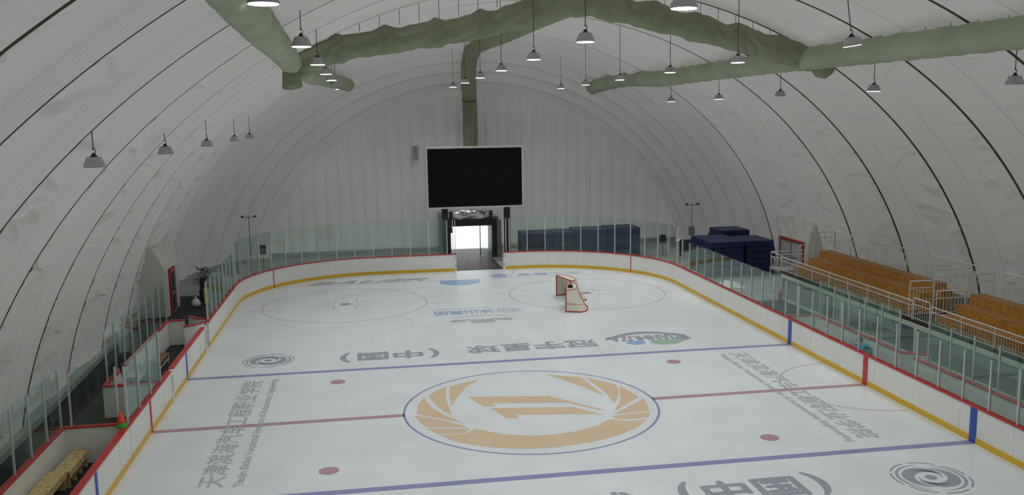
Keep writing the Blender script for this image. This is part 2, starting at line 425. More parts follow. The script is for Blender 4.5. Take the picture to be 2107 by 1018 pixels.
def rink_outline(hw=12.85, ye=28.7, R=8.0, n=20):
    pts = []
    for (cx, cy, a0) in ((hw-R, ye-R, 0), (-hw+R, ye-R, PI/2), (-hw+R, -ye+R, PI), (hw-R, -ye+R, 1.5*PI)):
        for i in range(n+1):
            a = a0+PI/2*i/n; pts.append((cx+R*math.cos(a), cy+R*math.sin(a)))
    return pts
mb = MB(); ol = rink_outline(12.9, 28.75); n = len(ol)
mb.add([(x, y, 0.0) for x, y in ol] + [(x, y, -0.010) for x, y in ol],
       [tuple(range(n))] + [(i, i+n, (i+1) % n+n, (i+1) % n) for i in range(n)])
ICE = tag(mb.build('ice_sheet', 'ice'), 'white ice sheet with painted lines and sponsor emblems', 'ice rink', None, 'structure')
ZP = 0.003
def ice_part(mb, name, m): return mb.build(name, m, ICE)
B = 6.13
mb = MB(); mb.box(-12.85, -4.5, -.15, .15, 0, ZP); mb.box(4.5, 12.85, -.15, .15, 0, ZP); ice_part(mb, 'center_line', 'p_red')
for y in (B, -B):
    mb = MB(); mb.box(-12.85, 12.85, y-.15, y+.15, 0, ZP); ice_part(mb, 'blue_line', 'p_blue')
mb = MB(); mb.ring(0, 0, 4.46, 4.54, ZP, n=128); ice_part(mb, 'center_circle', 'p_blue')
LOGO = [
 [(-3.45,-2.17),(-3.06,-2.81),(-2.49,-3.29),(-1.83,-3.66),(-0.8,-3.98),(0.27,-3.99),(1.26,-3.79),(2.23,-3.37),(3.06,-2.8),(3.62,-2.07),(2.98,-2.14),(2.39,-1.82),(1.86,-2.32),(1.1,-2.71),(0.25,-2.89),(-0.59,-2.83),(-1.44,-2.5),(-2.21,-1.85),(-2.58,-2.22)],
 [(-3.85,-1.44),(-2.43,-1.81),(-2.63,-2.15),(-3.52,-2.08)],
 [(-4.15,-0.08),(-3.98,-0.96),(-3.84,-1.34),(-2.41,-1.68),(-3.2,-0.79)],
 [(-4.06,0.07),(-3.97,1.04),(-3.69,1.84),(-3.53,0.76),(-3.15,-0.2),(-2.55,-1.2),(-3.29,-0.6)],
 [(-3.53,2.0),(-3.22,2.53),(-2.77,3.06),(-2.9,1.58),(-2.88,-0.35),(-3.26,0.53)],
 [(-2.62,3.03),(-1.94,3.47),(-1.41,3.69),(-2.02,2.8),(-2.52,1.5),(-2.79,0.61),(-2.77,1.74)],
 [(1.37,3.77),(2.59,3.17),(2.89,0.66),(2.36,1.98)],
 [(2.76,3.09),(3.27,2.54),(3.68,1.91),(3.47,0.83),(2.99,-0.31),(3.02,1.13)],
 [(3.77,1.79),(4.08,0.31),(2.77,-1.08),(3.31,0.09)],
 [(2.7,-1.32),(4.2,0.09),(4.03,-0.98),(3.92,-1.23),(2.62,-1.39)],
 [(2.59,-1.52),(3.98,-1.33),(3.74,-1.88),(2.92,-1.96),(2.53,-1.72)],
 [(-2.09,1.6),(0.85,1.08),(1.48,0.34),(2.53,-0.89),(2.26,-0.8),(1.33,0.22),(-1.29,0.67),(-1.23,0.29),(-1.65,0.37)],
 [(-1.45,0.15),(1.45,-0.3),(2.31,-1.36),(2.04,-1.19),(-0.67,-0.75),(-0.61,-1.07),(-1.05,-1.03)]]
mb = MB()
for P in LOGO: mb.poly(P, ZP)
ice_part(mb, 'center_emblem', 'p_orange')
for sx in (-1, 1):
    for (x, y, r, m) in ((6.905*sx, 4.52, .30, 'p_red'), (6.905*sx, -4.52, .30, 'p_red'), (6.905*sx, 19.5, .30, 'p_red')):
        mb = MB(); mb.disc(x, y, r, ZP); ice_part(mb, 'faceoff_spot', m)
    mb = MB(); cx = 6.905*sx; cy = 19.5
    mb.ring(cx, cy, 4.47, 4.53, ZP, n=128)
    for ax in (-1, 1):
        for ay in (-1, 1):
            mb.box(cx+ax*.6-(.9 if ax < 0 else 0), cx+ax*.6+(.9 if ax > 0 else 0), cy+ay*.42-.03, cy+ay*.42+.03, 0, ZP)
            mb.box(cx+ax*.6-.03, cx+ax*.6+.03, cy+ay*.42-(.9 if ay < 0 else 0), cy+ay*.42+(.9 if ay > 0 else 0), 0, ZP)
        for dy in (-.85, .85):
            xx = cx+ax*4.45; mb.box(min(xx, xx+ax*.75), max(xx, xx+ax*.75), cy+dy-.03, cy+dy+.03, 0, ZP)
    ice_part(mb, 'faceoff_circle', 'p_thinred')
mb = MB(); mb.ring(12.75, 0, 2.97, 3.03, ZP, PI/2, 1.5*PI); ice_part(mb, 'referee_crease', 'p_thinred')
mb = MB(); mb.box(-11.1, 11.1, 25.38, 25.44, 0, ZP); ice_part(mb, 'goal_line', 'p_thinred')
mb = MB()
for (a, b_) in (((-3.35, 25.4), (-4.1, 28.65)), ((3.35, 25.4), (4.2, 28.65))):
    mb.add([(a[0]-.03, a[1], ZP), (a[0]+.03, a[1], ZP), (b_[0]+.03, b_[1], ZP), (b_[0]-.03, b_[1], ZP)], [(0,1,2,3)])
ice_part(mb, 'trapezoid_line', 'p_thinred')
mb = MB(); P = [(-1.2, 25.36), (-1.2, 24.3)] + [(-1.2+2.5*i/12, 24.3-.75*math.sin(PI*i/12)) for i in range(1, 12)] + [(1.3, 24.3), (1.3, 25.36)]
mb.poly(P, ZP); ice_part(mb, 'goal_crease', 'p_lightblue')

_font_cache = {}
def text_polys(body, shear=0.0):
    cu = bpy.data.curves.new('lettering', 'FONT'); cu.body = body; cu.size = 1; cu.shear = shear; cu.resolution_u = 3
    o = bpy.data.objects.new('lettering', cu); COL.objects.link(o)
    dg = bpy.context.evaluated_depsgraph_get(); ev = o.evaluated_get(dg)
    me = bpy.data.meshes.new_from_object(ev)
    V = [(v.co.x, v.co.y) for v in me.vertices]; F = [tuple(p.vertices) for p in me.polygons]
    bpy.data.objects.remove(o); bpy.data.curves.remove(cu); bpy.data.meshes.remove(me)
    return V, F
def lay_text(mb, body, cx, cy, w, h, rot, z=ZP, shear=0.0, bold=0.0):
    V, F = text_polys(body, shear)
    if not V: return
    xs = [v[0] for v in V]; ys = [v[1] for v in V]
    sx = w/(max(xs)-min(xs)); sy = h/(max(ys)-min(ys)); mx = (max(xs)+min(xs))/2; my = (max(ys)+min(ys))/2
    c, s = math.cos(rot), math.sin(rot)
    offs = [(0, 0)] if not bold else [(bold, 0), (-bold, 0), (0, bold), (0, -bold)]
    for i, (ox, oy) in enumerate(offs):
        vs = []
        for x, y in V:
            a = (x-mx)*sx+ox; b = (y-my)*sy+oy
            vs.append((cx+a*c-b*s, cy+a*s+b*c, z+0.0002*i))
        mb.add(vs, F)
CN = '天津滨海汽车工程职业学院'; EN = 'Tianjin Binhai Vocational Institute of Automotive Engineering'
mb = MB(); lay_text(mb, CN, -10.22, 0.1, 10.5, 0.78, PI/2, shear=0.15, bold=0.018); ice_part(mb, 'ice_lettering', 'p_greytext')
mb = MB(); lay_text(mb, EN, -9.38, 0.1, 10.6, 0.34, PI/2, bold=0.012); ice_part(mb, 'ice_lettering', 'p_greytext')
mb = MB(); lay_text(mb, CN, 10.02, 0.05, 10.5, 0.78, -PI/2, shear=0.15, bold=0.018); ice_part(mb, 'ice_lettering', 'p_greytext')
mb = MB(); lay_text(mb, EN, 9.27, -0.05, 10.6, 0.34, -PI/2, bold=0.012); ice_part(mb, 'ice_lettering', 'p_greytext')
for sg, rot in ((1, PI), (-1, 0)):
    mb = MB()
    lay_text(mb, '冠宇星球', sg*1.6, sg*8.25, 5.9, 1.25, rot, bold=0.035)
    lay_text(mb, '(', sg*-2.85, sg*8.1, .38, 1.5, rot, bold=0.05)
    lay_text(mb, '中国', sg*-4.75, sg*8.1, 2.75, 1.25, rot, bold=0.05)
    lay_text(mb, ')', sg*-6.68, sg*8.1, .38, 1.5, rot, bold=0.05)
    ice_part(mb, 'ice_lettering', 'p_grey')
    # spiral emblem
    mb = MB(); cx, cy = sg*-9.95, sg*8.35
    mb.disc(cx, cy, .17, ZP)
    for k in (0, 1):
        def arm(a0, span, r0, r1, wmax):
            vs = []; fs = []; N = 30
            for i in range(N+1):
                t = i/N; a = a0+span*t+k*PI; r = r0+(r1-r0)*t; w = wmax*math.sin(PI*t)**0.8
                vs += [(cx+(r-w/2)*math.cos(a), cy+(r-w/2)*math.sin(a), ZP), (cx+(r+w/2)*math.cos(a), cy+(r+w/2)*math.sin(a), ZP)]
            for i in range(N): fs.append((2*i, 2*i+1, 2*i+3, 2*i+2))
            mb.add(vs, fs)
        arm(0.3, 1.25*PI, .45, .70, .36)
        arm(1.4, 0.9*PI, .88, .92, .09)
        arm(-0.4, 0.8*PI, .30, .55, .06)
    for i in range(7): mb.ring(cx, cy, 1.03, 1.09, ZP, i*2*PI/7, i*2*PI/7+.72, n=10)
    ice_part(mb, 'spiral_emblem', 'p_grey')
    # lens-shaped sponsor mark
    L = lambda x, y: (sg*(7.05-x), sg*(8.5-y*1.35))
    mb = MB(); N = 24
    up = [(-1.95+3.9*i/N, .25+.75*math.sin(PI*i/N)) for i in range(N+1)]; lo = [(x, y-.22-.10*math.sin(PI*i/N)) for i, (x, y) in enumerate(up)]
    for (A, Bq) in ((up, lo),):
        vs = []; fs = []
        for i in range(N+1): vs += [(*L(A[i][0], -A[i][1]), ZP), (*L(Bq[i][0], -Bq[i][1]), ZP)]
        for i in range(N): fs.append((2*i, 2*i+1, 2*i+3, 2*i+2))
        mb.add(vs, fs)
    tip = [(1.95, .3), (1.55, .35), (1.5, -.6), (1.95, -.75)]
    mb.poly([L(x, -y) for x, y in [(-1.95, .25), (-1.6, .5), (-1.5, -.5), (-1.95, -.3)]][::-1], ZP+.001)
    lay_text(mb, 'TIANHUZA', *L(0.05, -.12), 3.4, .85, rot, bold=0.04)
    ice_part(mb, 'sponsor_emblem', 'p_grey')
    mb = MB(); mb.poly([L(x, y) for x, y in [(.3, .25), (.95, .2), (1.25, .45), (.9, .75), (.35, .65)]], ZP); ice_part(mb, 'emblem_lake', 'p_lightblue')
    mb = MB(); mb.poly([L(x, y) for x, y in [(-1.6, .2), (-.1, .22), (.15, .55), (-.2, .85), (-.9, .9), (-1.5, .55)]], ZP); ice_part(mb, 'emblem_hills', 'p_green')
mb = MB(); lay_text(mb, '冰山集团', -.65, 15.95, 3.1, .95, PI, bold=0.03); mb.box(-2.2, .9, 16.85, 16.95, 0, ZP)
mb.ring(1.75, 15.95, .58, .64, ZP, n=40); mb.ring(1.75, 15.95, .28, .34, ZP, n=30); mb.box(1.3, 2.2, 15.9, 16.0, 0, ZP)
ice_part(mb, 'ice_lettering', 'p_bluetext')
mb = MB(); lay_text(mb, 'BAUER', -5.6, 26.2, 7.6, .95, 0, shear=0.55, bold=0.05); ice_part(mb, 'ice_lettering', 'p_grey')
mb = MB(); lay_text(mb, '晶雪工业', 6.1, 26.3, 4.3, .75, 0, bold=0.03); mb.disc(2.75, 26.3, .55, ZP); mb.ring(2.75, 26.3, .62, .68, ZP, n=30); mb.poly([(8.9, 26.15), (9.3, 26.35), (9.3, 26.45), (8.9, 26.25)], ZP)
ice_part(mb, 'ice_lettering', 'p_bluetext')
mb = MB()
mb.box(-.55, .65, 13.35, 14.15, 0, ZP)
for sx in (-1, 1):
    for k in range(4):
        a = .25+.3*k; x = .05+sx*(.75+.22*k); mb.ring(x, 13.95, .18, .27, ZP+.0007*(k+1), a, a+1.3*PI, n=14)
    mb.poly([(.05+sx*.6, 14.3), (.05+sx*1.55, 14.0), (.05+sx*1.5, 13.85), (.05+sx*.6, 14.1)][::-sx], ZP+.004)
ice_part(mb, 'team_emblem', 'p_greytext')
mb = MB(); mb.ring(.05, 11.2, 3.75, 3.85, ZP, PI*.38, PI*.62, n=20); ice_part(mb, 'team_emblem_ribbon', 'p_pink')

# ------------------------------------------------------------------ dasher boards with glass shields
HB = 1.17
def offset_path(P, d):
    out = []
    for i, p in enumerate(P):
        a = P[max(0, i-1)]; b = P[min(len(P)-1, i+1)]
        t = Vector((b[0]-a[0], b[1]-a[1])).normalized(); out.append((p[0]+t.y*d, p[1]-t.x*d))
    return out
def strip(mb, P, d0, d1, z0, z1, mi=0):
    A = offset_path(P, d0); C = offset_path(P, d1); n = len(P)
    vs = [(*A[i], z0) for i in range(n)] + [(*C[i], z0) for i in range(n)] + [(*A[i], z1) for i in range(n)] + [(*C[i], z1) for i in range(n)]
    fs = []
    for i in range(n-1):
        fs += [(i, i+1, 2*n+i+1, 2*n+i), (n+i+1, n+i, 3*n+i, 3*n+i+1), (2*n+i, 2*n+i+1, 3*n+i+1, 3*n+i), (i+1, i, n+i, n+i+1)]
    fs += [(0, 2*n, 3*n, n), (n-1, 2*n-1, 4*n-1, 3*n-1)]
    mb.add(vs, fs, mi)
def resample(P, step, start=0.0):
    D = [0.0]
    for i in range(1, len(P)): D.append(D[-1]+math.dist(P[i-1], P[i]))
    out = []; s = start
    while s <= D[-1]+1e-6:
        j = max(k for k in range(len(D)) if D[k] <= s+1e-9); j = min(j, len(P)-2)
        t = (s-D[j])/(D[j+1]-D[j]); x = P[j][0]+(P[j+1][0]-P[j][0])*t; y = P[j][1]+(P[j+1][1]-P[j][1])*t
        tg = Vector((P[j+1][0]-P[j][0], P[j+1][1]-P[j][1])).normalized(); out.append((x, y, tg)); s += step
    return out
def boards(P, label, ztop=None, kick=True, cap_w=0.20, post_step=1.22, start=0.0, name='dasher_board', capin=0.03, white='board', glass_skip=(), markers=(), joint_step=2.44):
    """P runs with the ice on its left: outward is to the right"""
    c = P[len(P)//2]; root = thing(name, (c[0], c[1], 0), label, 'rink board')
    mb = MB(); strip(mb, P, 0.0, 0.12, 0.0, HB-.05)
    mb.build('panel', [white], root)
    if joint_step:
        for (x, y, tg) in resample(P, joint_step, joint_step*.5):
            j = MB(); nx, ny = tg.y, -tg.x
            j.hexa([(x-nx*.003-tg.x*.004, y-ny*.003-tg.y*.004, .2), (x-nx*.003+tg.x*.004, y-ny*.003+tg.y*.004, .2), (x+nx*.01+tg.x*.004, y+ny*.01+tg.y*.004, .2), (x+nx*.01-tg.x*.004, y+ny*.01-tg.y*.004, .2)],
                   [(x-nx*.003-tg.x*.004, y-ny*.003-tg.y*.004, HB-.05), (x-nx*.003+tg.x*.004, y-ny*.003+tg.y*.004, HB-.05), (x+nx*.01+tg.x*.004, y+ny*.01+tg.y*.004, HB-.05), (x+nx*.01-tg.x*.004, y+ny*.01-tg.y*.004, HB-.05)])
            j.build('panel_joint', 'joint', root)
    if kick:
        mb = MB(); strip(mb, P, -0.015, 0.005, 0.0, 0.20); mb.build('kick_plate', 'yellow', root)
    mb = MB(); strip(mb, P, -capin, cap_w-capin, HB-.05, HB); mb.build('cap_rail', 'red', root)
    for (x, y, tg, w, m) in markers:
        mk = MB(); nx, ny = tg[1], -tg[0]
        A = [(x+sx*tg[0]*w/2+o*nx, y+sx*tg[1]*w/2+o*ny) for sx, o in ((-1, -.022), (1, -.022), (1, .01), (-1, .01))]
        mk.hexa([(*a, 0.0) for a in A], [(*a, HB-.05) for a in A]); mk.build('line_marker', m, root)
    if ztop:
        G = offset_path(P, 0.07); pts = resample(G, post_step, start)
        for i, (x, y, tg) in enumerate(pts):
            n = Vector((tg.y, -tg.x)); pb = MB()
            A = [(x+tg.x*sa*.022+n.x*sb*.035, y+tg.y*sa*.022+n.y*sb*.035) for sa, sb in ((-1,-1),(1,-1),(1,1),(-1,1))]
            pb.hexa([(*a, HB-.02) for a in A], [(*a, ztop-.06) for a in A]); pb.build('stanchion', 'steel', root)
            if i+1 < len(pts) and i not in glass_skip:
                x2, y2, tg2 = pts[i+1]; d = Vector((x2-x, y2-y)); L = d.length; d.normalize(); e = Vector((d.y, -d.x))
                a = (x+d.x*.026, y+d.y*.026); b_ = (x2-d.x*.026, y2-d.y*.026); t = .006
                gb = MB(); Q = [(a[0]-e.x*t, a[1]-e.y*t), (b_[0]-e.x*t, b_[1]-e.y*t), (b_[0]+e.x*t, b_[1]+e.y*t), (a[0]+e.x*t, a[1]+e.y*t)]
                gb.hexa([(*q, HB) for q in Q], [(*q, ztop) for q in Q]); gb.build('glass_pane', 'glass', root)
    return root
R8 = 8.0; HW = 12.87; YE = 28.72
arcR = [(HW-R8+R8*math.cos(a), YE-R8+R8*math.sin(a)) for a in np.linspace(0, PI/2, 19)]
arcL = [(-HW+R8+R8*math.cos(a), YE-R8+R8*math.sin(a)) for a in np.linspace(PI/2, PI, 19)]
ZS_R, ZS_L, ZE = 2.84, 3.02, 3.50
up = (0, 1); dn = (0, -1)
# right side, walked away from the camera so that the ice stays on the left
boards([(HW, -14.0), (HW, YE-R8)], 'long right-hand rink board with three coloured line stripes and low glass', ZS_R, start=(-10.35+14.0) % 1.22,
       markers=((HW, B, up, .30, 'blue'), (HW, 0, up, .30, 'red'), (HW, -B, up, .30, 'blue')))
angG = math.asin((25.41-(YE-R8))/R8)
gR = (HW-R8+R8*math.cos(angG), 25.41); gL = (-HW+R8-R8*math.cos(angG), 25.41)
boards(arcR + [(HW-R8-.5, YE), (3.42, YE)], 'curved far right rink board with tall glass in front of the blue mats', ZE, start=0.25,
       markers=((gR[0], gR[1], (-math.sin(angG), math.cos(angG)), .06, 'red'),))
boards([(.25, YE), (-2.3, YE)] + arcL, 'curved far left rink board with tall glass, left of the end doorway', ZE, start=0.6,
       markers=((gL[0], gL[1], (-math.sin(angG), -math.cos(angG)), .06, 'red'),))
boards([(-HW, YE-R8), (-HW, 15), (-HW, 11.45)], 'left rink board with low glass between the far corner and the open gate', ZS_L, start=0.5)
penb = boards([(-HW, 10.35), (-HW, 7), (-HW, 3.62)], 'glassless left rink board with blue stripe in front of the penalty box', None,
       markers=((-HW, B, dn, .16, 'blue'),))
boards([(-HW, 3.3), (-HW, 1.98)], 'short left rink board with glass beside the latched gate post', None, joint_step=0)
boards([(-HW, 1.96), (-HW, 0), (-HW, -2.55)], 'left rink board at the red line under three panes of reflecting glass', ZS_L, start=.02, post_step=1.48, joint_step=0,
       markers=((-HW, 0, dn, .16, 'red'),))
boards([(-HW, -2.6), (-HW, -8), (-HW, -14)], 'near left rink board with red cap running past the plywood benches', None, capin=0.03,
       markers=((-HW, -B, dn, .16, 'blue'),))
# gate hardware as parts of the penalty box board
for y in (3.46, 10.62):
    mb = MB(); mb.box(-HW-.10, -HW+.02, y-.13, y+.13, .0, HB-.02); g = mb.build('gate_post', 'board', penb)
    mb = MB(); mb.box(-HW+.02, -HW+.03, y-.05, y+.05, .35, .95); q = mb.build('latch_plate', 'alu', penb)
# end doorway jambs
for (x, side) in ((.18, 'left'), (3.49, 'right')):
    root = thing('gate_jamb', (x, YE, 0), 'pale metal gate jamb on the %s side of the end doorway' % side, 'gate jamb', 'jambs of the end doorway')
    mb = MB(); mb.box(x-.06, x+.06, YE-.03, YE+.14, 0, HB); mb.build('jamb_post', 'board', root)
    for z in (.3, .85):
        mb = MB(); mb.box(x-.05, x+.05, YE-.05, YE-.03, z, z+.14); mb.build('hinge_bracket', 'alu', root)
    d = 1 if side == 'right' else -1
    for k in range(2):
        mb = MB(); xx = x - d*.02 + d*k*.16; mb.box(xx-.02, xx+.02, YE+.05, YE+.11, HB, ZE-.06); mb.build('jamb_stanchion', 'steel', root)

# ------------------------------------------------------------------ left boxes and benches
def wall_run(P, label, name='bench_wall', ztop=None, start=0.1, step=1.22, thick=.10, red=.17):
    root = thing(name, (*P[0], 0), label, 'bench wall')
    mb = MB(); strip(mb, P, 0, thick, 0.0, HB-.05); mb.build('panel', 'board', root)
    mb = MB(); strip(mb, P, -.03, red-.03, HB-.05, HB); mb.build('cap_rail', 'red', root)
    if ztop:
        G = offset_path(P, thick/2); pts = resample(G, step, start)
        for i, (x, y, tg) in enumerate(pts):
            pb = MB(); pb.box(x-.025, x+.025, y-.025, y+.025, HB-.02, ztop-.05); pb.build('stanchion', 'steel', root)
            if i+1 < len(pts):
                x2, y2, _ = pts[i+1]; d = Vector((x2-x, y2-y)).normalized(); e = Vector((d.y, -d.x))*.006
                a = (x+d.x*.03, y+d.y*.03); b_ = (x2-d.x*.03, y2-d.y*.03)
                Q = [(a[0]-e.x, a[1]-e.y), (b_[0]-e.x, b_[1]-e.y), (b_[0]+e.x, b_[1]+e.y), (a[0]+e.x, a[1]+e.y)]
                gb = MB(); gb.hexa([(*q, HB) for q in Q], [(*q, ztop) for q in Q]); gb.build('glass_pane', 'glass', root)
    return root
wall_run([(-14.78, -2.45), (-14.78, -14)], 'white back wall with red cap behind the near plywood benches', ztop=3.0, start=.05)
wall_run([(-13.02, -2.45), (-13.9, -2.45), (-14.78, -2.45)], 'white cross wall with red cap carrying the stacked cones', ztop=3.0, start=.2, step=1.35)
wall_run([(-14.74, 12.0), (-14.74, 6), (-14.74, 1.98)], 'white back wall of the left penalty box under glass panes', ztop=3.03, start=.1, step=1.2)
wall_run([(-14.85, 1.95), (-14, 1.95), (-13.02, 1.95)], 'white end wall of the left penalty box seen through glass')
wall_run([(-14.05, 12.05), (-14.4, 12.05), (-14.74, 12.05)], 'short white far wall of the left penalty box')
wall_run([(-13.05, 11.38), (-13.3, 11.05), (-13.8, 10.7)], 'white gate leaf with red cap swung open into the penalty box', name='gate_leaf')
wall_run([(-13.2, 12.1), (-13.6, 12.3), (-14.0, 12.8)], 'low white wall with red cap just behind the open gate leaf')

def osb_bench(y0, y1, x0, x1, z, label):
    root = thing('bench', ((x0+x1)/2, (y0+y1)/2, 0), label, 'bench', 'plywood benches in the near bench box')
    mb = MB(); mb.box(x0, x1, y0, y1, z-.07, z); mb.build('seat', 'osblight', root)
    mb = MB(); mb.box(x1-.03, x1, y0, y1, z-.20, z-.07); mb.build('front_apron', 'osblight', root)
    n = 4
    for i in range(n):
        yy = y0+.05+(y1-y0-.15)*i/(n-1); mb = MB(); mb.box(x0+.05, x1-.04, yy, yy+.05, 0, z-.07); mb.build('leg', 'osblight', root)
osb_bench(-4.38, -1.9-.75, -14.55, -14.08, .50, 'raw plywood bench nearest the cross wall with the cones')
osb_bench(-8.6, -4.40, -14.66, -14.16, .54, 'raw plywood bench running off the bottom left corner')
# stacked cones
for (z, m, lab, h, r) in ((HB, 'conegreen', 'green traffic cone under the red one on the bench wall', .30, .15), (HB+.14, 'conered', 'red traffic cone stacked on the green one', .34, .125)):
    root = thing('traffic_cone', (-13.06, -2.75, z), lab, 'traffic cone')
    mb = MB(); mb.lathe([(r, .0), (r*.98, .02), (.02, h), (.012, h)], (-13.06, -2.75, z+.015), 20); mb.build('cone_body', m, root, smooth=True)
    if m == 'conegreen':
        mb = MB(); mb.box(-13.06-.16, -13.06+.16, -2.75-.16, -2.75+.16, z, z+.018); mb.build('base_plate', m, root)
# penalty box seat
root = thing('seat_bench', (-14.25, 8.3, 0), 'small brown bench on a white steel frame inside the penalty box', 'bench')
mb = MB(); mb.box(-14.5, -14.1, 7.2, 8.9, .42, .46); mb.build('seat', 'brown', root)
for (x, y) in ((-14.46, 7.25), (-14.14, 7.25), (-14.46, 8.85), (-14.14, 8.85)):
    mb = MB(); mb.box(x-.02, x+.02, y-.02, y+.02, 0, .42); mb.build('leg', 'rail', root)
mb = MB(); mb.box(-14.16, -14.12, 7.27, 8.83, .2, .235); mb.build('stretcher', 'rail', root)
# navy swivel chair in the penalty box end
root = thing('office_chair', (-14.15, 2.9, 0), 'navy high stool chair behind the penalty box end wall', 'chair')
mb = MB(); mb.box(-14.4, -13.95, 2.7, 3.1, 1.0, 1.08); mb.build('seat', 'navy', root, bevel=.03)
mb = MB(); mb.hexa([(-14.42, 2.72, 1.15), (-14.34, 2.72, 1.15), (-14.34, 3.1, 1.15), (-14.42, 3.1, 1.15)], [(-14.5, 2.7, 1.65), (-14.42, 2.7, 1.65), (-14.42, 3.12, 1.65), (-14.5, 3.12, 1.65)]); mb.build('backrest', 'navy', root, bevel=.03)
mb = MB(); mb.tube([(-14.17, 2.9, .06), (-14.17, 2.9, 1.0)], .03); mb.tube([(-14.3, 2.9, 1.0), (-14.4, 2.9, 1.2)], .02); mb.build('column', 'black', root)
for k in range(5):
    a = 2*PI*k/5; mb = MB(); mb.tube([(-14.17, 2.9, .1), (-14.17+.28*math.cos(a), 2.9+.28*math.sin(a), .03)], .022); mb.build('leg', 'black', root)

# ------------------------------------------------------------------ left and right fabric vestibules with red framed doors
def fabric_porch(name, xf, y0, y1, hole, top, label, sgn):
    """front wall at xf with a doorway hole (y0,y1,z); above the door the sheet leans back to the dome line top = (x, ya, yb, z)"""
    mb = MB(); hy0, hy1, hz = hole; xt, ya, yb, zt = top
    mb.add([(xf, y0, 0), (xf, hy0, 0), (xf, hy0, hz), (xf, y0, hz)], [(0,1,2,3)])
    mb.add([(xf, hy1, 0), (xf, y1, 0), (xf, y1, hz), (xf, hy1, hz)], [(0,1,2,3)])
    N = 26; K = 8; vs = []; fs = []
    for i in range(N+1):
        u = i/N; b = Vector((xf, y0+(y1-y0)*u, hz)); t = Vector((xt, ya+(yb-ya)*u, zt))
        for k in range(K+1):
            q = k/K; p = b.lerp(t, q); p.x -= sgn*(.06*math.sin(14*u+2.5*q)+.03*math.sin(25*u-4*q))*math.sin(PI*q); vs.append(p)
    for i in range(N):
        for k in range(K): a = i*(K+1)+k; fs.append((a, a+K+1, a+K+2, a+1))
    mb.add(vs, fs)
    xb = xf+sgn*1.6
    for (yy, yt) in ((y0, ya), (y1, yb)):
        mb.add([(xf, yy, 0), (xf, yy, hz), (xt+sgn*.15, yt, zt), (xb, yt, 0)], [(0,1,2,3)])
    o = mb.build(name, 'drape', smooth=False)
    so = o.modifiers.new('thickness', 'SOLIDIFY'); so.thickness = .02
    return tag(o, label, None, None, 'structure')
fabric_porch('wall_left', -16.10, 18.3, 21.3, (18.95, 20.25, 2.46), (-16.85, 18.2, 22.8, 4.0), 'white fabric surround over the red framed door in the left dome wall', -1)
fabric_porch('wall_right', 21.42, 20.9, 25.2, (21.42, 24.72, 2.17), (21.72, 20.9, 26.1, 3.45), 'white fabric surround over the red framed door in the right dome wall', 1)
def door_unit(name, x, y0, y1, z1, label, sgn, leaves, leaf_mat):
    root = bpy.data.objects.new(name, None); root.location = (x, (y0+y1)/2, 0); COL.objects.link(root)
    tag(root, label, None, None, 'structure')
    mb = MB(); t = .13
    mb.box(x-.08, x+.08, y0, y0+t, 0, z1); mb.box(x-.08, x+.08, y1-t, y1, 0, z1); mb.box(x-.08, x+.08, y0+t, y1-t, z1-t, z1)
    mb.build('door_frame', 'redframe', root)
    w = (y1-y0-2*t)/leaves
    for i in range(leaves):
        a = y0+t+w*i
        mb = MB(); mb.box(x-.03, x+.03, a+.05, a+w-.05, .05, z1-t-.05); lf = mb.build('door_leaf', leaf_mat, root)
        mb = MB(); xx = x-.05*sgn
        mb.box(xx-.03, xx+.03, a, a+.06, 0, z1-t); mb.box(xx-.03, xx+.03, a+w-.06, a+w, 0, z1-t)
        mb.box(xx-.03, xx+.03, a+.06, a+w-.06, z1-t-.06, z1-t); mb.box(xx-.03, xx+.03, a+.06, a+w-.06, 1.0, 1.06); mb.box(xx-.03, xx+.03, a+.06, a+w-.06, 0, .06)
        mb.build('leaf_stile', 'alu', root)
        mb = MB(); mb.tube([(xx-.06*sgn, a+.14, 1.0), (xx-.06*sgn, a+.14, 1.25)], .015); mb.build('door_handle', 'steel', root)
    return root
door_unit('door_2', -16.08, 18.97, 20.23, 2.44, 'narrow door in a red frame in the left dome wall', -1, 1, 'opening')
door_unit('door_3', 21.38, 21.45, 24.7, 2.16, 'pale double door in a red frame in the right dome wall', 1, 2, 'doorwhite')

# ------------------------------------------------------------------ end doorway, airlock, screen
root = bpy.data.objects.new('door_1', None); root.location = (1.9, 34.3, 0); COL.objects.link(root)
tag(root, 'bright airlock doorway under the screen opening to the yard', None, None, 'structure')
YD = 34.0
mb = MB(); mb.box(.05, .40, YD, YD+.3, 0, 2.45); mb.box(3.42, 3.75, YD, YD+.3, 0, 2.45); mb.build('door_jamb', 'dark', root)
mb = MB(); mb.box(.05, 3.75, YD-.05, YD+.35, 2.36, 2.80); mb.build('door_lintel', 'dark', root)
mb = MB(); mb.box(2.66, 2.72, YD+1.2, YD+1.26, 0, 2.36); mb.build('door_mullion', 'dark', root)
mb = MB(); mb.box(-.1, .06, YD+.3, 38.75, 0, 2.95); mb.box(3.74, 3.95, YD+.3, 38.75, 0, 2.95); mb.box(0, 3.8, YD+.3, 38.75, 2.75, 2.97); mb.build('airlock_panel', 'wallgrey', root)
mb = MB(); mb.hexa([(3.40, YD+.3, .04), (3.44, YD+.3, .04), (2.76, YD+1.25, .04), (2.72, YD+1.25, .04)], [(3.40, YD+.3, 2.3), (3.44, YD+.3, 2.3), (2.76, YD+1.25, 2.3), (2.72, YD+1.25, 2.3)]); mb.build('glass_leaf', 'clear', root)
mb = MB(); mb.box(-.35, .02, YD-.05, YD+.25, 0, 2.75); mb.box(3.78, 4.1, YD-.05, YD+.25, 0, 2.75); mb.build('side_panel', 'wallgrey', root)
mb = MB(); mb.box(.1, .5, YD-.12, YD-.05, 1.9, 2.35); mb.build('control_box', 'dark', root)
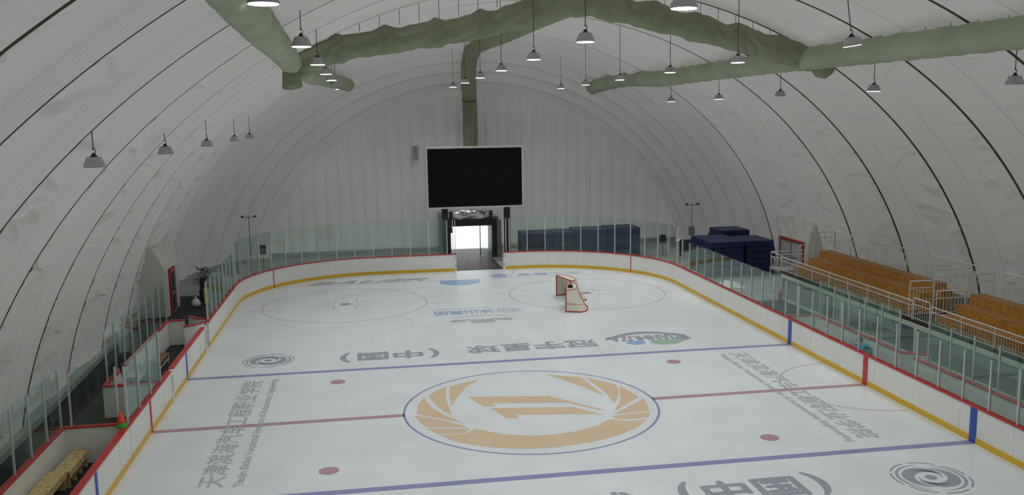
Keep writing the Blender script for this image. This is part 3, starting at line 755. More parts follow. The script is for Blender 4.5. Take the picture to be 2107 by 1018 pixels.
mb = MB(); mb.box(-14, 20, 38.6, 80, -.06, -.03)
tag(mb.build('floor_4', 'snow'), 'bright paved yard outside the end doorway', None, None, 'structure')
mb = MB(); mb.box(.3, 3.5, YD, 38.7, -.012, -.002)
tag(mb.build('floor_5', 'wet'), 'wet airlock floor', None, None, 'structure')
# foil wrapped bundle over the door
root = thing('foil_bundle', (1.85, 33.75, 2.8), 'crumpled silver foil bundle lying on the doorway lintel', 'insulation bundle')
mb = MB(); N = 26; Mz = 9; vs = []; fs = []
for i in range(N+1):
    t = i/N; x = .55+2.6*t; e = min(1, 5*t, 5*(1-t))
    for k in range(Mz*2):
        a = 2*PI*k/(Mz*2); r = 1+.12*math.sin(11*t+3*a)+.09*RNG.random()
        hh = (.30 if math.sin(a) < 0 else .30+.10*math.sin(PI*t))*(.75+.25*e)
        vs.append((x, 33.98+.26*r*math.cos(a)*(.8+.2*e)-.08, 3.14+hh*r*math.sin(a)))
K = Mz*2
for i in range(N):
    for k in range(K): fs.append((i*K+k, i*K+(k+1) % K, (i+1)*K+(k+1) % K, (i+1)*K+k))
fs += [tuple(range(K-1, -1, -1)), tuple(N*K+k for k in range(K))]
mb.add(vs, fs); mb.build('foil_wrap', 'foil', root)
for x in (.42, 3.35):
    mb = MB(); mb.box(x-.10, x+.10, 33.9, 34.2, 2.8, 3.45); mb.build('end_bracket', 'dark', root)
# big LED screen on two posts
root = thing('video_screen', (2.05, 32.6, 0), 'huge switched off black screen on two dark posts over the doorway', 'screen')
mb = MB(); mb.box(-1.27, 5.40, 32.40, 32.75, 3.95, 8.05); mb.build('display_panel', 'screen', root)
mb = MB(); a = .11
mb.box(-1.38, 5.52, 32.34, 32.8, 8.05, 8.05+a); mb.box(-1.38, 5.52, 32.34, 32.8, 3.95-a, 3.95); mb.box(-1.38, -1.27, 32.34, 32.8, 3.95, 8.05); mb.box(5.40, 5.52, 32.34, 32.8, 3.95, 8.05)
mb.build('display_frame', 'rail', root)
for x in (-.30, 4.18):
    mb = MB(); mb.box(x, x+.42, 32.85, 33.25, 0, 7.8); mb.build('support_post', 'dark', root)
mb = MB(); mb.box(-1.2, 5.3, 32.8, 32.86, 4.2, 4.3); mb.box(-1.2, 5.3, 32.8, 32.86, 7.4, 7.5); mb.build('cross_brace', 'dark', root)
# small panel high on the wall left of the screen
root = thing('wall_box', (-1.75, 37.9, 7.6), 'small grey box on the end wall left of the screen', 'box')
mb = MB(); mb.box(-1.95, -1.55, 38.0, 38.35, 7.0, 8.1); mb.build('box_body', 'curb', root)

# ------------------------------------------------------------------ fabric air ducts
def duct_mesh(path, r, n=28, m='duct', sag=0.0, seed=0, step=0.22, seams=3.2, end=True, name='duct_sleeve', parent=None, droop=0.12):
    P = [Vector(p) for p in path]; D = [0.0]
    for i in range(1, len(P)): D.append(D[-1]+(P[i]-P[i-1]).length)
    def at(s):
        j = max(k for k in range(len(D)) if D[k] <= s+1e-9); j = min(j, len(P)-2); t = (s-D[j])/(D[j+1]-D[j])
        p0 = P[max(j-1, 0)]; p1 = P[j]; p2 = P[j+1]; p3 = P[min(j+2, len(P)-1)]
        return 0.5*((2*p1)+(p2-p0)*t+(2*p0-5*p1+4*p2-p3)*t*t+(3*p1-p0-3*p2+p3)*t**3)
    L = D[-1]; N = int(L/step); vs = []; fs = []; fm = []; rg = random.Random(seed)
    ph = [rg.uniform(0, 6) for _ in range(6)]
    for i in range(N+1):
        s = L*i/N; c = at(s); d = (at(min(L, s+.15))-at(max(0, s-.15))).normalized()
        upv = Vector((0,0,1)) if abs(d.z) < .85 else Vector((0,-1,0))
        sx = d.cross(upv).normalized(); uy = sx.cross(d).normalized()
        hang = ((s+.25*math.sin(3.1*s)) % 1.9)/1.9; fest = math.sin(PI*hang)              # festoons between the hanging hooks
        for k in range(n):
            a = 2*PI*k/n; rr = r*(1+.035*math.sin(5*s+ph[0])*math.sin(3*a+ph[1])+.025*math.sin(11*s+ph[2]+2*a))
            topness = max(0, math.sin(a)); botness = max(0, -math.sin(a))
            q_ = 1-(2*hang-1)**2; hn = (1-math.sin(a))/2
            if droop > .1: fold = .15*r*math.sin(2*PI*2.4*hn/(.22+.95*q_)+ph[3])*math.sin(PI*min(1, max(0, hn)))**.5*(.4+.6*q_)
            else: fold = .03*r*math.sin(2*PI*1.6*hn/(.4+.8*q_)+ph[3])*math.sin(PI*hn)
            v = c+sx*math.cos(a)*(rr+fold)+uy*math.sin(a)*(rr+fold)*(1.0-droop*topness*fest*1.6)
            v -= uy*botness*droop*r*.5*(1-fest)
            vs.append(v)
    for i in range(N):
        s = L*i/N; seam = (s % seams) < step*.5
        for k in range(n): fs.append((i*n+k, i*n+(k+1) % n, (i+1)*n+(k+1) % n, (i+1)*n+k)); fm.append(0)
    fs.append(tuple(range(n-1, -1, -1))); fs.append(tuple(N*n+k for k in range(n)))
    mb = MB(); mb.add(vs, fs); return mb.build(name, [m], parent, smooth=True)
def ropes(root, path, dz, every=1.6, roof=None):
    P = [Vector(p) for p in path]; mb = MB(); L = sum((P[i+1]-P[i]).length for i in range(len(P)-1))
    acc = 0; nxt = .4; n = 0
    for i in range(len(P)-1):
        d = P[i+1]-P[i]; l = d.length
        while nxt <= acc+l:
            p = P[i]+d*((nxt-acc)/l); z = roof(p.x, p.y)-.02 if roof else p.z+dz+.3
            if z > p.z+dz-.05:
                b = MB(); b.tube([(p.x, p.y, p.z+dz-.08), (p.x, p.y, z)], .012, 5); b.build('hanger', 'cable', root); n += 1
            nxt += every
        acc += l
root = thing('air_duct', (-7.5, 6, 12.3), 'pale green fabric air duct running along the left of the vault', 'air duct')
pl = [(*to_world(-8.05, Y), 12.45+dz) for Y, dz in ((-24, 0), (-16, .03), (-8, -.03), (0, .04), (6, .0), (11, .03))] + [(-8.12, 17.4, 12.45), (-7.75, 21, 12.5), (-7.35, 25, 12.5), (-6.95, 29, 12.52), (-6.5, 33.0, 12.5)]
duct_mesh(pl, .43, seed=1, parent=root, droop=.05); ropes(root, pl[:-2], .42, 2.4, roof_z)
root = thing('air_duct', (13.4, 6, 12.6), 'pale green fabric air duct running along the right of the vault', 'air duct')
pr = [(*to_world(13.5, Y), 12.5+dz) for Y, dz in ((-18, 0), (-10, .0), (-2, .0), (6, .02), (13, .0), (19, -.05), (24, -.08), (27.5, .06))] + [(12.3, 30.5, 12.6), (11.6, 32.6, 12.45), (11.0, 34.2, 12.2)]
duct_mesh(pr, .49, seed=2, parent=root, droop=.04); ropes(root, pr[:-2], .47, 1.3, roof_z)
root = thing('air_duct', (3.3, 6.5, 15), 'olive fabric cross duct sagging from the ridge down to both side ducts', 'air duct')
pc = [(-8.2, 6.6, 12.35), (-6.4, 6.5, 13.05), (-3.9, 6.5, 13.45), (-1.3, 6.5, 13.85), (0.9, 6.5, 14.35), (3.2, 6.5, 14.85), (5.2, 6.5, 14.6), (8.5, 6.5, 13.85), (11.5, 6.5, 13.15), (13.6, 6.4, 12.55)]
duct_mesh(pc, .58, n=44, step=.11, m='olive', seed=3, parent=root, droop=.22); ropes(root, pc, .55, .8, roof_z)
mb = MB(); mb.tube([(-8.15, 6.35, 12.25), (-8.25, 6.2, 11.9), (-8.2, 6.1, 11.5)], [.42, .34, .40], 14); mb.build('tied_off_end', 'olive', root, smooth=True)
mb = MB(); mb.tube([(13.9, 6.2, 12.3), (14.0, 6.0, 11.9), (13.9, 5.9, 11.75)], [.50, .42, .16], 14); mb.build('tied_off_end', 'olive', root, smooth=True)
root = thing('air_duct', (2.6, 30, 14), 'olive fabric supply duct from the ridge down behind the screen', 'air duct')
pv = [(3.3, 6.6, 14.95), (3.1, 14, 15.05), (2.8, 22, 15.05), (2.4, 28, 15.05), (2.12, 31.8, 14.95), (2.05, 34.0, 14.35), (2.12, 35.6, 13.3), (2.28, 36.9, 12.0), (2.4, 37.6, 10.5), (2.4, 37.75, 7.8)]
duct_mesh(pv, .56, m='olive', seed=4, parent=root, droop=.06); ropes(root, pv[:5], .55, 1.8, roof_z)
mb = MB(); mb.tube([(1.85, 37.0, 11.15), (3.0, 37.0, 11.12)], .03); mb.tube([(2.45, 37.02, 11.1), (2.5, 37.03, 8.3)], .02); mb.build('clamp_bar', 'alu', root)

# ------------------------------------------------------------------ pendant lamps
rows = {
 'A': (-11.73, 9.30, (-8.0, -.4, 7.2, 15.0, 20.8), (0,0,0,0,0), 'the leftmost row', .50),
 'B': (-7.05, 12.22, (-14.6, -5.5, 2.8, 9.9, 16.5, 22.2, 31.0), (1,1,1,1,1,0,1), 'the row along the left duct', .54),
 'C': (.67, 12.34, (-13.25, -5.4, 2.35, 10.25, 17.7, 25.0, 32.6), (1,)*7, 'the row left of the ridge', .54),
 'D': (8.16, 12.15, (-6.35, 1.55, 9.0, 17.1, 24.7, 31.8), (1,)*6, 'the row right of the ridge', .53),
 'E': (14.00, 11.07, (-5.5, 2.15, 10.1, 17.6, 25.5), (0,1,0,1,1), 'the rightmost row', .53)}
ORD = ['nearest', 'second', 'third', 'fourth', 'fifth', 'sixth', 'seventh']
def lamp_proto(on):
    root = thing('pendant_lamp', (0, 0, 0), 'x', 'pendant lamp')
    mb = MB(); mb.lathe([(.268, 0), (.272, .012), (.182, .235), (.165, .25)], (0, 0, 0), 24); mb.build('lamp_shade', 'shade', root, smooth=False)
    mb = MB(); mb.lathe([(.245, -.012), (.245, -.002)], (0, 0, 0), 24); mb.build('lens', 'lens_on' if on else 'lens_off', root)
    mb = MB(); mb.lathe([(.09, .25), (.09, .28), (.05, .29), (.05, .34)], (0, 0, 0), 12); mb.build('driver_housing', 'black', root)
    mb = MB(); mb.tube([(0, 0, .34), (.05, 0, .37), (.05, 0, .42), (0, 0, .47), (-.03, 0, .44)], .012, 6); mb.build('hook', 'cable', root)
    mb = MB(); mb.tube([(0, 0, 0), (0, 0, 1)], .014, 6); mb.build('suspension_cable', 'cable', root)
    if on:
        ld = bpy.data.lights.new('lamp_light', 'AREA'); ld.shape = 'DISK'; ld.size = .46; ld.energy = LAMP_WATT; ld.spread = math.radians(128); ld.color = (1.0, .985, .97)
        lo = bpy.data.objects.new('lamp_light', ld); COL.objects.link(lo); lo.parent = root; lo.location = (0, 0, -.03)
    return root
protos = {1: lamp_proto(1), 0: lamp_proto(0)}
used = set()
def roof_at(x, y): return roof_z(x, y)+.12
def place_lamp(x, y, z, on, label, scale, group='pendant lamps under the vault'):
    p = protos[on]
    r = p if on not in used else copy_tree(p)
    used.add(on)
    r.location = (x, y, z); r.scale = (scale,)*3
    r['label'] = label; r['group'] = group
    top = roof_at(x, y)
    for ch in r.children:
        if ch.name.startswith('suspension_cable'): ch.location = (0, 0, .42); ch.scale = (1, 1, max(.5, (top-z)/scale-.42))
    return r
for key, (x, z, ys, on, desc, dia) in rows.items():
    for i, y in enumerate(ys):
        zz = z - (0.0)
        lab = '%s pendant lamp, %s from the camera in %s' % ('lit' if on[i] else 'unlit', ORD[i], desc)
        r = place_lamp(x, y, zz-.06, on[i], lab, dia/.54)
        if key == 'D' and i == 0: r.rotation_euler = (0, math.radians(-9), 0)
for x, z in ((-7.05, 12.22), (.67, 12.34), (8.16, 12.15), (14.0, 11.07)):  # lamp rows carried on out of view, added to even the light
    for y in (-21, -29):
        if abs(x-.67) < .1 and y < -25: continue
        place_lamp(x, y, z, 1, 'unseen lit grey pendant lamp added behind the camera position', 1.0, 'unseen pendant lamps behind the viewpoint')

# ------------------------------------------------------------------ goals
def goal(loc, rz, label):
    root = thing('hockey_goal', loc, label, 'goal', 'hockey goals parked by the right circle')
    bx = [(.0, -.915), (.0, .915)]
    def add(mb, nm, m, sm=False):
        off = mb; o = bpy.data.objects
        me = mb.build(nm, m, None, smooth=sm); me.parent = root; return me
    # local frame: mouth along y at x = 0, back towards +x
    mb = MB(); mb.tube([(0, -.915, 0), (0, -.915, 1.20)], .032, 10); add(mb, 'post', 'goalred')
    mb = MB(); mb.tube([(0, .915, 0), (0, .915, 1.20)], .032, 10); add(mb, 'post', 'goalred')
    mb = MB(); mb.tube([(0, -.915, 1.20), (0, .915, 1.20)], .032, 10); add(mb, 'crossbar', 'goalred')
    base = [(0, -.915, .03), (.75, -1.02, .03), (1.02, -.85, .03), (1.12, -.4, .03), (1.12, .4, .03), (1.02, .85, .03), (.75, 1.02, .03), (0, .915, .03)]
    mb = MB(); mb.tube(base, .03, 8); add(mb, 'base_frame', 'goalred')
    top = [(0, -.915, 1.20), (.35, -.86, 1.20), (.52, -.6, 1.20), (.55, 0, 1.20), (.52, .6, 1.20), (.35, .86, 1.20), (0, .915, 1.20)]
    mb = MB(); mb.tube(top, .02, 8); add(mb, 'top_shelf_frame', 'goalred')
    mb = MB(); mb.tube([(.54, 0, 1.19), (.75, 0, .7), (1.10, 0, .04)], .02, 6); add(mb, 'centre_brace', 'goalred')
    # netting: sides and back as one thin shell, top as another
    T = [Vector(p) for p in top]; Bp = [Vector(p) for p in (base[0], base[1], base[2], ((1.12, 0, .03)), base[5], base[6], base[7])]
    vs = []; fs = []
    for i in range(7):
        for k in range(7):
            t = k/6; p = Bp[i].lerp(T[i], t); p.x -= .06*math.sin(PI*t)*(0 if i in (0, 6) else 1); vs.append(p)
    for i in range(6):
        for k in range(6): fs.append((i*7+k, (i+1)*7+k, (i+1)*7+k+1, i*7+k+1))
    mb = MB(); mb.add(vs, fs); n = add(mb, 'side_netting', 'net'); so = n.modifiers.new('thickness', 'SOLIDIFY'); so.thickness = .012
    mb = MB(); mb.add([(p.x, p.y, 1.195) for p in T], [tuple(range(7))]); n = add(mb, 'top_netting', 'net'); so = n.modifiers.new('thickness', 'SOLIDIFY'); so.thickness = .012
    mb = MB(); mb.tube([(.04, -.93, .46), (.70, -1.02, .42), (.98, -.86, .42)], .012, 6); add(mb, 'net_lacing', 'goalred')
    root.rotation_euler = (0, 0, rz)
    return root
g1 = goal((5.22, 18.15, 0), math.radians(13), 'far hockey goal behind the nearer one, its mouth facing left')
g2 = goal((4.83, 15.68, 0), math.radians(-14), 'near hockey goal with its cream side netting towards the camera')
mb = MB(); mb.lathe([(.13, 0), (.16, .05), (.12, .16), (.03, .2)], (.22, -.35, 1.205), 12); o = mb.build('dark_gap_lump', 'black', None, smooth=True); o.parent = g2  # black lump giving the shade of the gap at the goal top

# ------------------------------------------------------------------ right side: outer bench wall, person
wall_run([(12.99, 6.72), (13.7, 6.72), (14.35, 6.72), (14.36, 3), (14.36, .1)][::-1], 'white outer wall of the far right bench box with red cap', ztop=2.8, start=.2)
wall_run([(14.36, -.75), (14.36, -4), (14.36, -8), (14.36, -14)][::-1], 'white outer wall of the near right bench box with red cap', ztop=2.8, start=.3)
wall_run([(14.36, .1), (14.75, -.2), (15.2, -.55)][::-1], 'white gate leaf standing open between the right bench boxes', name='gate_leaf')
mb = MB(); mb.box(13.02, 14.3, -8.9, -8.8, 0, HB-.05); mb.box(13.0, 14.32, -8.93, -8.77, HB-.05, HB, 1)
tag(mb.build('bench_divider', ['board', 'red']), 'white divider with red cap across the near right bench box', 'bench wall')

def skin_chain(verts, edges, radii, name, m, parent, root_i=0, sub=2):
    me = bpy.data.meshes.new(name); me.from_pydata(verts, edges, []); me.materials.append(M[m])
    o = bpy.data.objects.new(name, me); COL.objects.link(o); o.parent = parent
    sk = o.modifiers.new('skin', 'SKIN'); sk.use_smooth_shade = True
    for i, r in enumerate(radii):
        d = me.skin_vertices[0].data[i]; d.radius = (r, r) if not isinstance(r, tuple) else r; d.use_root = (i == root_i)
    sb = o.modifiers.new('sub', 'SUBSURF'); sb.levels = sub; sb.render_levels = sub
    return o
def person(loc, rz):
    root = thing('person', loc, 'person in a bright blue jacket bending over the right boards', 'person')
    # local: facing +y, standing and bending forward with both hands on the board top
    V = [(0, -.10, .84), (0, -.07, .98), (0, -.01, 1.12), (0, .04, 1.22), (0, .09, 1.28), (0, .14, 1.32),   # pelvis..neck, head base
         (.10, -.10, .82), (.13, .06, .46), (.12, -.08, .10), (.12, .02, .05), (.12, .13, .04),
         (-.10, -.10, .82), (-.13, .12, .46), (-.12, .02, .10), (-.12, .12, .05), (-.12, .23, .04),
         (.19, .04, 1.20), (.26, .12, .98), (.22, .36, 1.16), (.21, .42, 1.18),
         (-.19, .04, 1.20), (-.26, .13, .98), (-.20, .38, 1.16), (-.19, .44, 1.18),
         (0, .17, 1.35), (0, .22, 1.38)]
    E = [(0,1),(1,2),(2,3),(3,4),(4,5),(0,6),(6,7),(7,8),(8,9),(9,10),(0,11),(11,12),(12,13),(13,14),(14,15),(3,16),(16,17),(17,18),(18,19),(3,20),(20,21),(21,22),(22,23),(5,24),(24,25)]
    Rr = [(.11,.08),(.10,.07),(.10,.07),(.09,.07),.055,.055,.09,.06,.042,.045,.035,.09,.06,.042,.045,.035,.065,.048,.036,.03,.065,.048,.036,.03,.07,.06]
    body = skin_chain(V, E, Rr, 'body', 'skin', root)
    # head with face
    mb = MB(); N = 14
    prof = []
    c = Vector((0, .20, 1.405)); vs = []; fs = []
    ax = Vector((0, .42, .91)).normalized(); fw = Vector((0, .91, -.42)).normalized(); rt = Vector((1, 0, 0))
    for i in range(N+1):
        t = -1+2*i/N; w = math.sqrt(max(0, 1-t*t))
        for k in range(16):
            a = 2*PI*k/16; px = .078*w*math.cos(a)*(1 if t > -.3 else .86); py = .098*w*math.sin(a)
            if math.sin(a) > .85 and -.35 < t < .05: py += .022
            if math.sin(a) > .5 and .05 < t < .3: py -= .008
            vs.append(c+rt*px+fw*py+ax*(t*.118))
    for i in range(N):
        for k in range(16): fs.append((i*16+k, i*16+(k+1) % 16, (i+1)*16+(k+1) % 16, (i+1)*16+k))
    mb.add(vs, fs); o = mb.build('head', 'skin', None, smooth=True); o.parent = root
    mb = MB()
    for sx in (-1, 1): mb.lathe([(.002, -.012), (.012, 0), (.002, .012)], tuple(c+rt*.03*sx+fw*.092+ax*.02), 8)
    o = mb.build('eye', 'hair', None); o.parent = root
    mb = MB(); p = c+fw*.092-ax*.058; mb.box(p.x-.022, p.x+.022, p.y-.005, p.y+.006, p.z-.005, p.z+.005); o = mb.build('mouth', 'redframe', None); o.parent = root
    for sx in (-1, 1):
        p = c+rt*.08*sx; mb = MB(); mb.lathe([(.004, -.03), (.018, -.01), (.02, .012), (.004, .03)], tuple(p), 8); o = mb.build('ear', 'skin', None, smooth=True); o.parent = root
    vs2 = [v for v in vs]; hv = []; hf = []
    for i in range(N//2-1, N+1):
        for k in range(16):
            v = vs[i*16+k]; hv.append(c+(v-c)*1.10-fw*.012)
    for i in range(N-N//2+1):
        for k in range(16):
            if not (2 <= k <= 5 and i < 4): hf.append((i*16+k, i*16+(k+1) % 16, (i+1)*16+(k+1) % 16, (i+1)*16+k))
    mb = MB(); mb.add(hv, hf); o = mb.build('hair', 'hair', None, smooth=True); o.parent = root
    # jacket and trousers as close fitting shells
    J = [0,1,2,3,16,17,18,20,21,22]; im = {k: i for i, k in enumerate(J)}
    jv = [V[k] for k in J]; je = [(im[a], im[b]) for a, b in E if a in im and b in im]
    jr = [(.21,.17),(.21,.17),(.22,.18),(.19,.16),.10,.085,.06,.10,.085,.06]
    skin_chain(jv, je, jr, 'jacket', 'bluejacket', root)
    mb = MB(); mb.lathe([(.07, -.03), (.075, .0), (.06, .04)], (0, .09, 1.265), 14); o = mb.build('collar', 'bluejacket', None, smooth=True); o.parent = root
    mb = MB(); mb.lathe([(.17, 0), (.215, .03), (.22, .14), (.21, .27), (.14, .33)], (0, -.07, .78), 16); o = mb.build('jacket_hem', 'bluejacket', None, smooth=True); o.parent = root
    T = [0,6,7,8,11,12,13]; im = {k: i for i, k in enumerate(T)}
    skin_chain([V[k] for k in T], [(im[a], im[b]) for a, b in E if a in im and b in im], [(.17,.13),.105,.075,.06,.105,.075,.06], 'trousers', 'trouser', root)
    for (hx, hy) in ((.21, .42), (-.19, .44)):
        # hand: palm plus five separate fingers curled over the board edge
        hv = [(hx, hy-.01, 1.185), (hx, hy+.035, 1.20), (hx, hy+.07, 1.205)]; he = [(0,1),(1,2)]; hr = [(.03,.018),(.04,.016),(.038,.014)]
        h = skin_chain(hv, he, hr, 'hand', 'hair', root, sub=1)
        for q in range(4):
            fx = hx-.03+.02*q; ln = (.062, .072, .068, .055)[q]
            skin_chain([(fx, hy+.06, 1.205), (fx, hy+.06+ln*.6, 1.21), (fx, hy+.06+ln, 1.190)], [(0,1),(1,2)], [.009,.0085,.007], 'finger', 'hair', h, sub=1)
        sgn = -1 if hx > 0 else 1
        skin_chain([(hx+sgn*.03, hy+.01, 1.19), (hx+sgn*.055, hy+.04, 1.195), (hx+sgn*.06, hy+.07, 1.188)], [(0,1),(1,2)], [.011,.010,.008], 'thumb', 'hair', h, sub=1)
    for (fx, fy) in ((.12, .03), (-.12, .13)):
        mb = MB(); mb.hexa([(fx-.05, fy-.12, 0), (fx+.05, fy-.12, 0), (fx+.05, fy+.15, 0), (fx-.05, fy+.15, 0)], [(fx-.045, fy-.11, .11), (fx+.045, fy-.11, .11), (fx+.04, fy+.12, .05), (fx-.04, fy+.12, .05)])
        o = mb.build('shoe', 'black', None, bevel=.015); o.parent = root
    root.rotation_euler = (0, 0, rz)
    return root
person((13.55, 1.22, 0), math.radians(58))

# ------------------------------------------------------------------ right side: seating platform, bleachers, railings
ZP1 = 1.52
root = thing('seating_platform', (18.5, 4, 0), 'raised seating platform with pale beams behind the right boards', 'platform')
mb = MB(); mb.box(16.98, 22.2, -14, 15.75, ZP1-.10, ZP1); mb.build('deck', 'dark', root)
mb = MB(); mb.box(16.95, 17.02, -14, 15.5, ZP1-.30, ZP1-.10); mb.build('top_beam', 'palebeam', root)
mb = MB(); mb.box(16.95, 17.02, -14, 15.5, 0, .10); mb.build('bottom_beam', 'palebeam', root)
mb = MB(); mb.box(17.02, 17.06, -14, 15.5, .10, ZP1-.30); mb.build('front_panel', 'wallgrey', root)
for y in (15.4, 9.0, 3.1, -3, -9):
    mb = MB(); mb.box(16.93, 17.05, y-.08, y+.08, .10, ZP1-.30); mb.build('column', 'palebeam', root)
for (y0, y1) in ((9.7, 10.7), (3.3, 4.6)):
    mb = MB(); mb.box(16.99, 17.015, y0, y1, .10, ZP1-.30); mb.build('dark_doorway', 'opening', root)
mb = MB(); mb.box(17.05, 22.2, 15.45, 15.5, 0, ZP1-.1); mb.build('end_panel', 'wallgrey', root)

def bleacher(y0, y1, label):
    root = thing('bleacher', (18.5, (y0+y1)/2, ZP1), label, 'bleacher', 'plywood bleachers on the platform')
    xs = [17.45, 18.30, 18.95, 19.58]; zs = [1.93, 2.32, 2.71]
    for i in range(3):
        mb = MB(); mb.box(xs[i], xs[i+1]+(.0), y0, y1, zs[i]-.03, zs[i]); mb.build('tread', 'osbtop', root)
        mb = MB(); mb.box(xs[i], xs[i]+.03, y0, y1, ZP1 if i == 0 else zs[i-1], zs[i]-.03); mb.build('riser', 'osb', root)
    for y in (y0, y1-.03):
        mb = MB()
        for i in range(3): mb.box(xs[i]+.03, xs[i+1], y, y+.03, ZP1, zs[i]-.03)
        mb.build('side_panel', 'osb', root)
    mb = MB(); mb.box(xs[3]-.03, xs[3], y0+.03, y1-.03, ZP1, zs[2]-.03); mb.build('back_panel', 'osb', root)
    return root
bleacher(4.9, 15.0, 'long orange plywood bleacher nearest the red framed double door')
bleacher(-9, 2.5, 'orange plywood bleacher cut off by the right edge of the photo')
for k in range(3):                                        # access steps at the near end of the far bleacher
    root = thing('step_box', (17.9+.6*k, 4.62, ZP1), 'orange plywood step box, %s of three at the bleacher end' % ['lowest', 'middle', 'highest'][k], 'step', 'access steps beside the bleacher')
    x = (17.5, 18.3, 18.95)[k]; mb = MB(); mb.box(x, x+.55, 4.35, 4.88, ZP1, ZP1+.2+.38*k-.03); mb.build('step_body', 'osb', root)
    mb = MB(); mb.box(x-.01, x+.56, 4.34, 4.88, ZP1+.2+.38*k-.03, ZP1+.2+.38*k); mb.build('step_tread', 'osbtop', root)

_bal = {}
def railing(p0, p1, z0, zmid, ztop, label, step=.145, posts=1.75, group='railings of the seating platform'):
    p0 = Vector((*p0, 0)); p1 = Vector((*p1, 0)); d = p1-p0; L = d.length; d.normalize()
    root = thing('railing', (p0.x, p0.y, z0), label, 'railing', group)
    n = max(1, round(L/posts))
    for i in range(n+1):
        p = p0+d*(L*i/n); mb = MB(); mb.tube([(p.x, p.y, z0), (p.x, p.y, ztop)], .024, 8); mb.build('post', 'rail', root)
    for nm, z, r in (('top_rail', ztop, .028), ('middle_rail', zmid, .020), ('bottom_rail', z0+.08, .018)):
        mb = MB(); mb.tube([(p0.x, p0.y, z), (p1.x, p1.y, z)], r, 8); mb.build(nm, 'rail', root)
    key = round(zmid-z0, 3)
    nb = int(L/step)
    for i in range(1, min(nb, 100)):
        p = p0+d*(L*i/nb)
        if key not in _bal:
            mb = MB(); mb.tube([(p.x, p.y, z0+.08), (p.x, p.y, zmid)], .009, 5)
            o = mb.build('baluster', 'rail', root)
            me = o.data; off = Vector((p.x-root.location.x, p.y-root.location.y, 0))
            for v in me.vertices: v.co -= off
            o.location = off; _bal[key] = o
        else:
            copy_part(_bal[key], root, (p.x-root.location.x, p.y-root.location.y, 0))
    return root
railing((17.08, 15.65), (17.08, 3.6), ZP1, 2.10, 2.31, 'front platform railing below the far bleacher')
railing((17.08, 3.5), (17.08, 2.4), ZP1, 2.18, 2.45, 'short higher railing panel at the gap between the bleachers', posts=1.2)
railing((17.08, 2.3), (17.08, -9), ZP1, 2.10, 2.31, 'front platform railing below the near bleacher')
railing((20.2, 15.65), (20.2, 3.9), ZP1, 3.34, 3.62, 'tall back railing behind the far bleacher')
railing((20.2, 2.2), (20.2, -9), ZP1, 3.34, 3.62, 'tall back railing behind the near bleacher')
railing((19.05, 15.65), (20.2, 15.65), ZP1, 3.34, 3.62, 'tall end railing panel at the far back corner of the platform', posts=.6)
railing((18.1, 15.65), (19.0, 15.65), ZP1, 2.66, 2.92, 'middle height end railing panel at the far end of the bleacher', posts=.9)
railing((17.3, 4.15), (18.4, 4.15), ZP1, 2.72, 3.02, 'stair railing panel at the near end of the far bleacher', posts=1.1)
railing((18.45, 4.15), (20.2, 4.15), ZP1, 3.2, 3.5, 'tall stair railing panel rising to the back of the gap', posts=1.75)
railing((17.6, 2.75), (18.9, 2.75), ZP1, 2.55, 2.85, 'stair railing panel at the far end of the near bleacher', posts=1.3)
railing((18.95, 2.75), (20.2, 2.75), ZP1, 3.2, 3.5, 'tall stair railing panel beside the near bleacher', posts=1.25)
railing((17.08, 17.0), (17.08, 15.75), ZP1, 2.16, 2.40, 'railing around the landing at the far end of the platform', posts=1.2)
# landing and stair at the far end
root = thing('stair', (17.8, 17.5, 0), 'grey metal stair and landing at the far end of the platform', 'stair')
mb = MB(); mb.box(17.0, 18.6, 15.76, 17.05, ZP1-.08, ZP1); mb.build('landing', 'alu', root)
for (x, y) in ((17.06, 15.9), (17.06, 16.98), (18.54, 16.98)):
    mb = MB(); mb.box(x-.03, x+.03, y-.03, y+.03, 0, ZP1-.08); mb.build('leg', 'rail', root)
for k in range(5):
    z = ZP1-.25*(k+1); x = 18.6+.26*k; mb = MB(); mb.box(x, x+.28, 15.85, 17.0, z-.04, z); mb.build('step', 'alu', root)
for y in (15.83, 17.02):
    mb = MB(); mb.hexa([(18.6, y-.02, ZP1-.35), (18.6, y+.02, ZP1-.35), (20.0, y+.02, 0), (20.0, y-.02, 0)], [(18.6, y-.02, ZP1-.1), (18.6, y+.02, ZP1-.1), (20.0, y+.02, .12), (20.0, y-.02, .12)]); mb.build('stringer', 'rail', root)
    mb = MB(); mb.tube([(17.1, y, ZP1+.88), (18.6, y, ZP1+.88), (20.0, y, .95)], .024); mb.tube([(17.1, y, ZP1+.55), (18.6, y, ZP1+.55), (20.0, y, .6)], .018); mb.tube([(20.0, y, 0), (20.0, y, .95)], .022); mb.tube([(18.6, y, ZP1), (18.6, y, ZP1+.88)], .022); mb.build('handrail', 'rail', root)
# red fire extinguisher by the platform corner
root = thing('fire_extinguisher', (16.75, 15.05, 0), 'red fire extinguisher on the floor at the platform corner', 'fire extinguisher')
mb = MB(); mb.lathe([(.09, 0), (.10, .03), (.10, .42), (.05, .50), (.03, .54)], (16.75, 15.05, 0), 16); mb.build('cylinder', 'red', root, smooth=True)
mb = MB(); mb.box(16.70, 16.80, 15.03, 15.07, .54, .60); mb.tube([(16.75, 15.05, .55), (16.64, 15.05, .45), (16.64, 15.05, .2)], .012, 6); mb.build('valve_hose', 'black', root)

